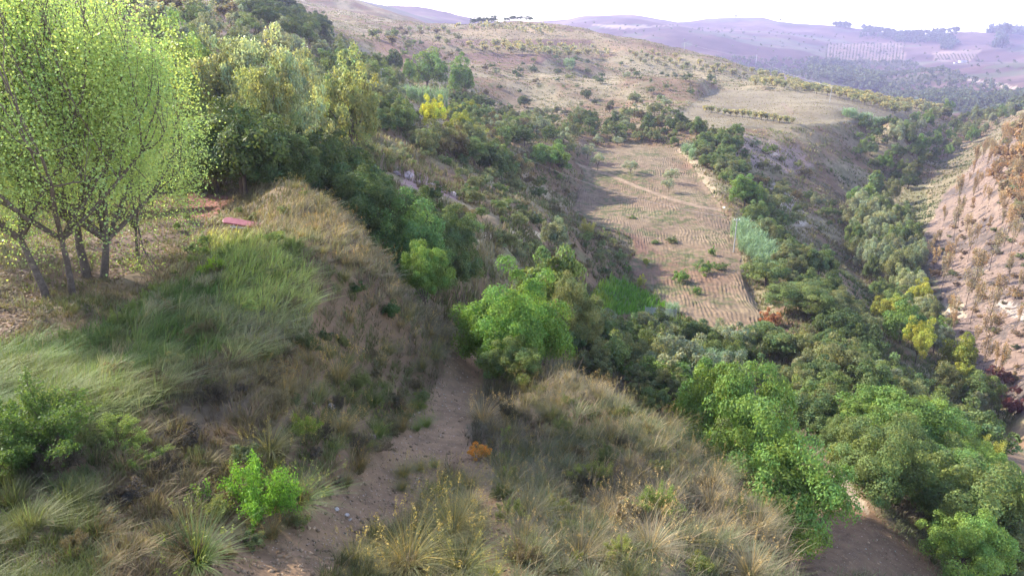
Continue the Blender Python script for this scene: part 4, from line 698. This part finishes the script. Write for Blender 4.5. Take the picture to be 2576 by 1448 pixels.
for i in range(330):        # loose stones on path and track
    if i < 230: t = rs.rand(); u = np.interp(t, [0, .3, .6, 1], [700, 930, 1110, 1165]) + rs.normal(0, 40 - 20 * t); v = np.interp(t, [0, .3, .6, 1], [1420, 1260, 1080, 880]) + rs.normal(0, 14)
    else: u, v = 2060 + rs.rand() * 260, 1230 + rs.rand() * 200
    if i >= 230 and not inpoly(np.array(u), np.array(v), TRACK): continue
    rock(u, v, rs.uniform(2.5, 7), rs.randint(4), 'small loose stone lying on the ' + ('dirt path' if i < 230 else 'gravel track'), .7, (1.1 * rs.uniform(.7, 1.3), 1.0, .9), 'loose stones on the ' + ('dirt path' if i < 230 else 'gravel track'), 'stone')
for i in range(60):
    u, v = rs.uniform(2370, 2570), rs.uniform(500, 980); rock(u, v, rs.uniform(4, 11), rs.randint(4), 'pale stone scattered on the scorched slope', .7, (.75, .66, .58), 'pale stones on the scorched slope', 'stone')

# ------------------------------------------------------------------ made things
def empty(name, loc, lab, cat_, rz=0, group=None): e = bpy.data.objects.new(name, None); sc.collection.objects.link(e); e.location = loc; e.rotation_euler = (0, 0, rz); e.empty_display_size = .2; return tag(e, lab, cat_, group)
def pole(u, vb, vt, lab, Y=None):
    if Y is None: x, Y, z = at(u, vb)
    else: x = ray(u, vb)[0] * Y; z = float(zat(x, Y))
    D = Y * CP - z * SP; h = (vb - vt) * D / F / CP * 1.0; r = max(.10, .0005 * Y); e = empty('utility_pole', (x, Y, z), lab, 'pole', 0, 'utility poles across the valley')
    mk('post', *tubes([((0, 0, -.3), (0, 0, h * .5), r, r * .85), ((0, 0, h * .5), (0, 0, h), r * .85, r * .65)], 8), POLEM, parent=e, smooth=True)
    ca2 = mk('crossarm', *tubes([((-.45, 0, h - .3), (.45, 0, h - .3), .05, .05)], 6), POLEM, parent=e)
    for k in (-.38, .38): mk('insulator', *tubes([((k, 0, h - .25), (k, 0, h - .05), .05, .03)], 6), WHITE, parent=ca2)
    THINGS.append([e, 'pole', x, Y, z, .3, h, (1, 1, 1)]); return np.array([x, Y, z + h - .05])
p1 = pole(1845, 637, 552, 'pale concrete utility pole at the right edge of the ploughed field')
p2 = pole(2087, 258, 222, 'utility pole in the orchard strip above the hill field')
p3 = pole(1901, 165, 141, 'utility pole on the hill ridge against the far hills')
p4 = pole(1721, 128, 110, 'small utility pole on the ridge, leftmost of the ridge poles')
p5 = pole(960, 207, 150, 'utility pole beside the tall poplar on the upper left slope', 150)
def cable(a, b, sag, lab, r):
    t = np.linspace(0, 1, 25)[:, None]; p = a + (b - a) * t; p[:, 2] -= sag * 4 * (t * (1 - t))[:, 0]; o = mk('power_cable', *tubes([(p[i], p[i + 1], r, r) for i in range(24)], 4), POLEM); tag(o, lab, 'cable', 'power cables'); THINGS.append([o, 'cable', *p[12], 1, 1, (1, 1, 1)])
cable(p5, p1 + [-.0, 0, 0], 5, 'thin power cable running from the upper left pole down to the field pole', .012); cable(p3, p2, 5, 'thin power cable between the ridge pole and the orchard pole', .05); cable(p4, p3, 4, 'thin power cable between the two ridge poles', .05)
# bench: faded red rounded plank on a pale tube frame, half sunk in grass
x, Y, z = at(618, 580); b = empty('bench', (x, Y, z), 'faded red bench plank with rounded end lying on a pale frame in long grass', 'bench', R(-17)); D = Y * CP - z * SP; Lb = 118 * D / F
n_ = 20; out = []
for i in range(n_ + 1): an = math.pi / 2 + math.pi * i / n_; out.append((-Lb / 2 + .2 + .15 * math.cos(an), .17 * math.sin(an)))
out += [(Lb / 2 - .05, -.14), (Lb / 2, -.09), (Lb / 2, .09), (Lb / 2 - .05, .14)]; m = len(out); tz = .36
V = [(px, py, tz + .05) for px, py in out] + [(px, py, tz) for px, py in out] + [(px * .97, py * .88, tz + .062) for px, py in out] + [(0, 0, tz + .062), (0, 0, tz)]
Q = [(i, (i + 1) % m, m + (i + 1) % m, m + i) for i in range(m)] + [(i, (i + 1) % m, 2 * m + (i + 1) % m, 2 * m + i) for i in range(m)] + [(2 * m + i, 2 * m + (i + 1) % m, 3 * m, 3 * m) for i in range(m)] + [(m + i, m + (i + 1) % m, 3 * m + 1, 3 * m + 1) for i in range(m)]
me = bpy.data.meshes.new('seat'); me.from_pydata(V, [], [tuple(dict.fromkeys(q)) for q in Q]); me.materials.append(REDP); o = bpy.data.objects.new('seat', me); sc.collection.objects.link(o); o.parent = b; o.rotation_euler = (R(24), R(4), 0)
mk('rail', *tubes([((-Lb * .25, -.3, .2), (Lb * .3, -.3, .2), .022, .022), ((-Lb * .25, .2, .2), (Lb * .3, .2, .2), .022, .022)], 6), PALE, parent=b)
for sx in (-.25, .25):
    mk('leg', *tubes([((Lb * sx, -.32, -.05), (Lb * sx + .05, .05, tz), .025, .025), ((Lb * sx, .28, -.05), (Lb * sx + .05, -.05, tz), .025, .025), ((Lb * sx, -.3, .19), (Lb * sx, .22, .19), .02, .02)], 6), PALE, parent=b)
THINGS.append([b, 'bench', x, Y, z + .4, 1, 1, (1, 0, 0)])
# cane stack (tepee of canes)
x, Y, z = at(900, 318); D = Y; hh = 38 * Y / F; e = empty('cane_stack', (x, Y, z), 'grey cone of dry canes stacked upright under the tall poplar', 'cane stack')
rg = np.random.RandomState(4); mk('canes', *tubes([((math.cos(t) * hh * .34, math.sin(t) * hh * .34, -.1), (rg.normal(0, .05), rg.normal(0, .05), hh * rg.uniform(.85, 1.05)), .07, .03) for t in np.linspace(0, 6.28, 46)], 4), CANE, parent=e); mk('binding', *tubes([((math.cos(t) * hh * .11, math.sin(t) * hh * .11, hh * .68), (math.cos(t + .7) * hh * .11, math.sin(t + .7) * hh * .11, hh * .68), .03, .03) for t in np.arange(0, 6.3, .7)], 4), BARK, parent=e)
THINGS.append([e, 'stack', x, Y, z + 1, 1, 2, (1, 1, 1)])
# wire fence below the bright grass
fa = at(1622, 797); fb = at(1700, 803); e = empty('wire_fence', fa, 'low grey wire netting fence at the foot of the bright grass patch', 'fence'); fa = np.array(fa); fb = np.array(fb); npst = 6; hts = 1.25
ps = [fa + (fb - fa) * t for t in np.linspace(0, 1, npst)]; ps = [np.array([p[0], p[1], float(zat(p[0], p[1]))]) - fa for p in ps]
for p in ps: mk('post', *tubes([(p - [0, 0, .1], p + [0, 0, hts + .15], .05, .04)], 6), POLEM, parent=e)
sg = []
for i in range(npst - 1):
    a, c = ps[i], ps[i + 1]
    for k in range(8): sg.append((a + [0, 0, .1 + k * .15 - 0], c + [0, 0, .1 + k * .15], .012, .012))
    for t in np.linspace(0, 1, 16): q = a + (c - a) * t; sg.append((q, q + [0, 0, hts], .012, .012))
mk('netting', *tubes(sg, 3), PALE, parent=e); THINGS.append([e, 'fence', *(fa + fb) / 2, 1, 1, (1, 1, 1)])
# far farmhouse
def house(u, v, wpx, lab):
    x, Y, z = at(u, v); k = wpx * Y / F; e = empty('farmhouse', (x, Y, z), lab, 'house', .2); h = k * .32; d = k * .5; w2 = k / 2
    V = [(-w2, -d / 2, -1), (w2, -d / 2, -1), (w2, d / 2, -1), (-w2, d / 2, -1), (-w2, -d / 2, h), (w2, -d / 2, h), (w2, d / 2, h), (-w2, d / 2, h)]; mk('wall', V, [(0, 1, 5, 4), (1, 2, 6, 5), (2, 3, 7, 6), (3, 0, 4, 7)], WHITE, parent=e); wl = sc.collection.objects[-1]
    q = .4; V = [(-w2 - q, -d / 2 - q, h), (w2 + q, -d / 2 - q, h), (w2 + q, d / 2 + q, h), (-w2 - q, d / 2 + q, h), (-w2 - q, 0, h + d * .28), (w2 + q, 0, h + d * .28)]; mk('roof', V, [(0, 1, 5, 4), (2, 3, 4, 5), (0, 3, 4, 4), (1, 2, 5, 5)], ROOF, parent=e)
    for sx in (-.5, 0, .5): mk('window', [(w2 * sx - .6, -d / 2 - .05, h * .35), (w2 * sx + .6, -d / 2 - .05, h * .35), (w2 * sx + .6, -d / 2 - .05, h * .7), (w2 * sx - .6, -d / 2 - .05, h * .7)], [(0, 1, 2, 3)], CHAR, parent=wl)
    THINGS.append([e, 'house', x, Y, z, k, h, (1, 1, 1)])
house(2420, 158, 16, 'tiny white farmhouse on the hazy slope between plantation rows'); house(2404, 160, 9, 'smaller white outbuilding just left of the tiny farmhouse'); house(2260, 92, 9, 'tiny white building at the foot of the ridge wood')

# ------------------------------------------------------------------ ground cover: grass and dry herbs
def cover(name, lab, N, y1, y2, fn, seed, wk, segs=2, amax=1.02, tuft=.02):
    rg = np.random.RandomState(seed); a = rg.uniform(-amax, amax, N); b = rg.uniform(math.log(y1), math.log(y2), N); y = np.exp(b); x = a * y; cs = .34 * 2 ** np.floor(np.maximum(0, np.log2(y * tuft / .34) + rg.uniform(-.5, .5, N))); ci, cj = np.floor(x / cs + y * .13), np.floor(y / cs - x * .09); hx, hy = hsh(ci.astype(np.int64), cj.astype(np.int64), 5), hsh(ci.astype(np.int64), cj.astype(np.int64), 6)
    dx, dy = (x / cs + y * .13 - ci - .2 - .6 * hx) * cs, (y / cs - x * .09 - cj - .2 - .6 * hy) * cs; x = x - dx * .35; y = np.maximum(y - dy * .35, y1 * .9); cell = hsh(ci.astype(np.int64), cj.astype(np.int64), 7)
    z = zat(x, y); u, v = proj(x, y, z)
    keep = vis(x, y, z, .4) & (u > -250) & (u < 2830) & (v < 1650); x, y, z, u, v, dx, dy, cs, cell = x[keep], y[keep], z[keep], u[keep], v[keep], dx[keep], dy[keep], cs[keep], cell[keep]
    ok, h, col, bend, lean = fn(x, y, u, v, rg); x, y, z, h, col, bend, lean, dx, dy, cs, cell = x[ok], y[ok], z[ok], h[ok], col[ok], bend[ok], lean[ok], dx[ok], dy[ok], cs[ok], cell[ok]; n = len(x); h = h * (.55 + .9 * cell); col = col * (.8 + .45 * (cell * 7 % 1))[:, None]
    an = rg.rand(n) * 6.283; bd = np.stack([np.cos(an) * .8 + dx / cs * 1.4, np.sin(an) * .8 + dy / cs * 1.4, 0 * an], 1) * bend[:, None] + lean * (.4 + 1.2 * cell[:, None])
    V, Q = blades(n, rg, h * rg.uniform(.6, 1.3, n), np.maximum(.007, y * wk) * rg.uniform(.7, 1.4, n), 1.0, 0, (0, 0), segs, np.stack([x, y, z - .03], 1), bd)
    c = col * rg.uniform(.7, 1.35, n)[:, None] * (1 + rg.normal(0, .07, (n, 3))); tag(mk(name, V, Q, GRASS, np.repeat(c, 2 * segs + 2, 0)), lab, 'grass', kind='stuff')
MOUND = P_("-400 960,0 890,120 855,330 795,420 690,500 600,560 560,740 590,800 700,800 800,700 870,560 960,300 1060,0 1150,-400 1300")
SUNLIT_TINT = P_("520 600,700 620,790 720,790 800,700 800,640 790,560 780,560 700")  # mound top where sunlight is painted into the grass colour
BROWN = P_("250 1150,520 900,700 860,840 880,760 1050,600 1200,620 1448,560 1600,250 1600")
RIDGE = P_("720 470,860 520,980 650,1120 790,1140 900,980 780,860 660,780 590,700 600,560 540,600 500")
def fg_fn(x, y, u, v, rg):
    n = len(x); ns = fbm(x / 1.3, y / 1.3, 201); nl = fbm(x / 4, y / 4, 211); j = rg.normal(0, 10, n)
    uu = u + j; vv = v + rg.normal(0, 10, n) + (ns - .5) * 60
    gm = inpoly(uu, vv, MOUND); lm = inpoly(uu, vv, SUNLIT_TINT); br = inpoly(uu, vv, BROWN); rd = inpoly(uu, vv, RIDGE); pa = inpoly(uu, vv, PATH) | inpoly(uu, vv, PATH2) | (inpoly(uu, vv, TRACK)); ob = inpoly(uu, vv, ORCH)
    right = uu > 1150
    col = np.tile(rgb(.165, .14, .085), (n, 1)); col[ns > .55] = rgb(.13, .135, .06); h = np.full(n, .2); bend = np.full(n, .6); lean = np.tile([.15, .05, 0.], (n, 1))
    ll = (u < 420) & (v > 980); col[ll] = lerp(rgb(.09, .11, .045), rgb(.14, .15, .065), (ns[ll] - .35) * 3); h[ll] = .26
    col[right] = lerp(rgb(.11, .095, .07), rgb(.215, .185, .125), (ns[right] - .38) * 4); h[right] = .24
    g2 = right & (nl > .47); col[g2] = lerp(rgb(.13, .14, .075), rgb(.20, .20, .12), (ns[g2] - .4) * 4)
    col[br] = lerp(rgb(.18, .135, .085), rgb(.23, .19, .10), (ns[br] - .35) * 3); h[br] = .24
    col[gm] = lerp(rgb(.15, .175, .06), rgb(.27, .27, .12), (ns[gm] - .4) * 4); h[gm] = .34; lean[gm] = [.5, .2, 0]; 
    g3 = gm & ((nl > .55) | (u < 300)) & (u < 560); col[g3] = lerp(rgb(.10, .155, .04), rgb(.165, .195, .065), (ns[g3] - .4) * 4); g4 = gm & (nl < .46) & (u > 380); col[g4] = lerp(rgb(.22, .195, .10), rgb(.17, .13, .08), (ns[g4] - .4) * 4); g5 = gm & (fbm(x / .8, y / .8, 231) > .60) & (u > 250); col[g5] = rgb(.27, .245, .14); h[gm] *= (.6 + .9 * fbm(x / 1.1, y / 1.1, 233))[gm]
    col[lm] = lerp(rgb(.29, .33, .09), rgb(.42, .42, .15), (ns[lm] - .4) * 4); h[lm] = .4  # brighter yellow-green blades stand in for sun falling on the mound top
    col[rd] = lerp(rgb(.145, .13, .08), rgb(.235, .195, .125), (ns[rd] - .4) * 4); h[rd] = .36; lean[rd] = [.35, 0, 0]
    ok = ~pa | (rg.rand(n) < .05); h[pa] = .09; ok &= ~ob | (rg.rand(n) < .45 * (ns > .46)); h[ob] = .2; col[ob] = lerp(rgb(.15, .17, .07), rgb(.22, .18, .11), (nl[ob] - .4) * 4)
    ok &= (ns > .36) | gm | lm | rd | (rg.rand(n) < .35)
    return ok, h, col, bend, lean
cover('grass', 'long green, straw and brown grass and herbs over the near spur', 640000, 4.6, 40, fg_fn, 5, .0011, 3)
GP = P_("1545 695,1600 720,1690 775,1640 778,1590 790,1510 800,1480 760,1500 720"); GP2 = P_("1600 795,1700 790,1840 870,1830 900,1740 900,1640 850")
def md_fn(x, y, u, v, rg):
    n = len(x); ns = fbm(x / 3, y / 3, 301); nl = fbm(x / 13, y / 13, 311)
    fl = inpoly(u, v, FIELD) & (y > 60); pl = inpoly(u, v, PLAT) & (y > 200); gp = inpoly(u, v, GP); gp2 = inpoly(u, v, GP2); bu = inpoly(u, v, BURN); tr = inpoly(u, v, TRACK)
    col = lerp(rgb(.14, .115, .07), rgb(.245, .205, .12), (nl - .4) * 4); g = ns > .54; col[g] = lerp(col[g], np.broadcast_to(rgb(.11, .13, .05), col[g].shape), np.full(g.sum(), .75)); h = np.full(n, .5) * (.6 + ns); bend = np.full(n, .5); lean = np.tile([.2, 0, 0.], (n, 1))
    col[gp] = lerp(rgb(.12, .25, .03), rgb(.30, .33, .05), (1560 - u[gp]) / 80 + ns[gp] - .5); h[gp] = .8; bend[gp] = .2; col[gp2] = rgb(.20, .25, .07); h[gp2] = .7
    col[bu] = rgb(.20, .15, .12); h[bu] = .22; gully = (u > 1900) & (~bu) & (v > 380); col[gully] = lerp(rgb(.09, .11, .045), rgb(.19, .17, .09), (nl[gully] - .4) * 4)
    hz = y > 250; h[hz] *= .8
    plk = pl & (rg.rand(n) < .6); h[pl] = .22; col[pl] = lerp(rgb(.16, .14, .075), rgb(.22, .185, .10), (ns[pl] - .3) * 3); ok = ~((pl & ~plk) | tr) & (~fl | (rg.rand(n) < .04 * (ns > .5))) & (~bu | (rg.rand(n) < .2)) & ((ns > .4) | gp | gp2)
    h[fl] = .25; col[fl] = rgb(.16, .19, .08)
    return ok, h, col, bend, lean
cover('hillside_scrub_grass', 'dry grass and low scrub covering the banks and slopes of the valley', 520000, 38, 620, md_fn, 6, .0014, 2, .78)
def st_fn(x, y, u, v, rg):       # straw coloured flower stems standing above the grass
    n = len(x); m = inpoly(u, v, RIDGE) | (inpoly(u, v, P_("1180 1000,1400 900,1700 1060,1960 1330,2020 1460,1250 1460,1260 1150"))) | (inpoly(u, v, MOUND) & (rg.rand(n) < .35)) | (inpoly(u, v, P_("820 1100,1100 1150,1180 1460,700 1460")) & ~inpoly(u, v, PATH) & ~inpoly(u, v, PATH2))
    col = np.tile(rgb(.32, .255, .16), (n, 1)); return m, np.full(n, .42), col, np.full(n, .25), np.tile([.35, .08, 0.], (n, 1))
cover('dry_stems', 'pale dry flower stems waving above the near grass', 20000, 5, 34, st_fn, 8, .0009, 3)
def gravel(name, lab, poly, y1, y2, N, s0, s1, c0, seed):
    rg = np.random.RandomState(seed); a = rg.uniform(-1.02, 1.02, N); y = np.exp(rg.uniform(math.log(y1), math.log(y2), N)); x = a * y; z = zat(x, y); u, v = proj(x, y, z); k = np.zeros(N, bool)
    for p_ in poly: k |= inpoly(u, v, p_)
    k &= vis(x, y, z, .3); x, y, z = x[k], y[k], z[k]; n = len(x); sz = (s0 + (s1 - s0) * rg.rand(n) ** 4)[:, None, None]
    O = np.array([[1, 0, 0], [0, 1, 0], [-1, 0, 0], [0, -1, 0], [0, 0, .7], [0, 0, -.7]]) ; V = O[None] * sz * rg.uniform(.6, 1.4, (n, 6, 1)); an = rg.rand(n) * 6.28; ca_, sa_ = np.cos(an)[:, None], np.sin(an)[:, None]
    V = np.stack([V[..., 0] * ca_ - V[..., 1] * sa_, V[..., 0] * sa_ + V[..., 1] * ca_, V[..., 2]], -1) + np.stack([x, y, z], 1)[:, None]
    T = np.array([[0, 1, 4], [1, 2, 4], [2, 3, 4], [3, 0, 4], [1, 0, 5], [2, 1, 5], [3, 2, 5], [0, 3, 5]]); Q = (T[None] + np.arange(n)[:, None, None] * 6).reshape(-1, 3)
    tag(mk(name, V.reshape(-1, 3), Q, GROUND, np.repeat(np.array(c0) * rg.uniform(.5, 1.5, (n, 1)), 6, 0)), lab, 'gravel', kind='stuff')
gravel('gravel', 'small stones and grit strewn over the dirt path and gravel track', [PATH, PATH2, TRACK], 6, 34, 60000, .008, .06, (.27, .185, .115), 3)
gravel('scree', 'loose pale stones and clods over the scorched slope', [BURN], 55, 260, 40000, .08, .45, (.21, .155, .115), 4)
gravel('clods', 'clods of earth turned up between the furrows of the field', [FIELD], 62, 210, 26000, .04, .16, (.20, .145, .10), 5)
# fallen leaves under the poplars
rg = np.random.RandomState(9); a = rg.uniform(-1, -.3, 60000); y = np.exp(rg.uniform(math.log(11), math.log(45), 60000)); x = a * y; z = zat(x, y); u, v = proj(x, y, z); k = inpoly(u, v, ORCH); p = np.stack([x, y, z + .02], 1)[k]
V, Q = leaves(p, np.tile([0, 0, 1.], (len(p), 1)), .09, rg, .8); tag(mk('leaf_litter', V, Q, GRASS, np.repeat(np.array([.26, .19, .125]) * rg.uniform(.5, 1.3, (len(p), 1)), 4, 0)), 'dry fallen leaves on the bare ground under the poplars', 'leaf litter', kind='stuff')

# ------------------------------------------------------------------ labels: each scattered thing named by its look and its nearest landmark
LAND = [(1087, 268, 'the yellow tree'), (1385, 395, 'the bright tree at the field corner'), (1872, 480, 'the round tree by the pale path'), (1850, 590, 'the field pole'), (2010, 820, 'the large tree at the field corner'), (2200, 475, 'the pale cone shaped pine'), (1020, 580, 'the round gully tree'), (1068, 680, 'the lime green tree'), (1280, 820, 'the large tree by the path'),
        (1930, 1200, 'the big tree over the track'), (2230, 1150, 'the round tree right of the track'), (618, 575, 'the red bench'), (2395, 790, 'the cream boulder'), (1080, 170, 'the pair of pale poplars'), (880, 210, 'the tall poplar with the cane stack'), (1028, 450, 'the purple rock outcrop'), (1400, 585, 'the grey bush on the terrace'), (2087, 240, 'the orchard pole'), (1901, 153, 'the ridge pole'), (1745, 300, 'the pale sandy scar'),
        (2160, 300, 'the reeds on the field rim'), (1660, 790, 'the wire fence'), (1588, 420, 'the middle olive tree'), (640, 1220, 'the lime sapling'), (1020, 1055, 'the flat stones'), (1205, 1145, 'the rusty shrub'), (1140, 1280, 'the golden tussock'), (850, 930, 'the fountain shaped tussock'), (180, 700, 'the near poplar trunks'), (720, 180, 'the grey poplars'), (1300, 60, 'the crest pines'), (1500, 1200, 'the herb on the straw slope'), (1850, 1330, 'the foot of the big track tree'), (2500, 450, 'the orange scorched trees')]
W1 = ['', 'second', 'third', 'fourth', 'fifth', 'sixth', 'seventh', 'eighth', 'ninth', 'tenth', 'eleventh', 'twelfth']
ORD = [w_ + ' ' if w_ else '' for w_ in W1] + [f'{k}{ {1: "st", 2: "nd", 3: "rd"}.get(k % 10, "th") if k not in (11, 12, 13) else "th"} ' for k in range(13, 400)]
def colour_word(c, key):
    r, g, b_ = c; t = r + g + b_
    if key == 'tussock': return 'pale straw' if t > .75 else ('green' if g >= r else 'dry brown')
    if r > g * 1.25: return 'rusty'
    if r > g * .95: return 'yellowish' if t > .45 else 'brownish'
    if b_ > g * .5: return 'grey green'
    return 'dark green' if t < .22 else ('mid green' if t < .38 else 'bright green')
bk = {}
for T in THINGS:
    e, key, x, y, z, wd, ht, c = T; lb = e['label']
    if not lb.startswith('AUTO'): continue
    what, where = lb[5:].split('|'); u, v = proj(x, y, z); dd = [math.hypot(u - a, (v - b_) * 1.4) for a, b_, _ in LAND]; i = int(np.argmin(dd)); du, dv = u - LAND[i][0], v - LAND[i][1]
    dr = ('right of' if du > 0 else 'left of') if abs(du) > abs(dv) * 1.2 else ('below' if dv > 0 else 'above')
    bk.setdefault((colour_word(c, key), what, dr, LAND[i][2]), []).append((dd[i], e, where))
for (cw, what, dr, ld), L in bk.items():
    L.sort(key=lambda q: q[0])
    for k, (d, e, where) in enumerate(L):
        o = ORD[k] if k < len(ORD) else ''
        loc = '' if where in ld or ld in where else f', on {where}'.replace('on the far gully', 'in the far gully').replace('on the near gully', 'in the near gully')
        if k >= len(ORD): e['label'] = f'{cw} {what} among those farthest {dr} {ld}'
        else: e['label'] = f'{o}{cw} {what} {dr} {ld}{loc}' if k else f'{cw} {what} nearest {dr} {ld}{loc}'
        wds = e['label'].split()
        if len(wds) > 16: e['label'] = f'{o or "nearest "}{cw} {what} {dr} {ld}'
# ------------------------------------------------------------------ haze
hv = nodes('haze_air'); m, t, N, L = hv; out = N.new('ShaderNodeOutputMaterial'); pv = N.new('ShaderNodeVolumePrincipled'); pv.inputs['Color'].default_value = (.68, .65, 1.0, 1); pv.inputs['Density'].default_value = .00020; pv.inputs['Anisotropy'].default_value = .35
L.new(pv.outputs[0], out.inputs['Volume'])
zmin = float(Z.min()) - 1; zmax = max(float(Z.max()), 60) + 2
b0, b1 = (-4600, -60, zmin), (4600, 3040, zmax)
c8 = [(b0[0], b0[1], b0[2]), (b1[0], b0[1], b0[2]), (b1[0], b1[1], b0[2]), (b0[0], b1[1], b0[2]), (b0[0], b0[1], b1[2]), (b1[0], b0[1], b1[2]), (b1[0], b1[1], b1[2]), (b0[0], b1[1], b1[2])]
hz = mk('haze', c8, [(0, 3, 2, 1), (4, 5, 6, 7), (0, 1, 5, 4), (1, 2, 6, 5), (2, 3, 7, 6), (3, 0, 4, 7)], m); tag(hz, kind='stuff', label='pale violet haze fading the distant hills', cat='haze')
print('THINGS', len(THINGS), 'orch', len(orch), 'z', zmin, zmax)
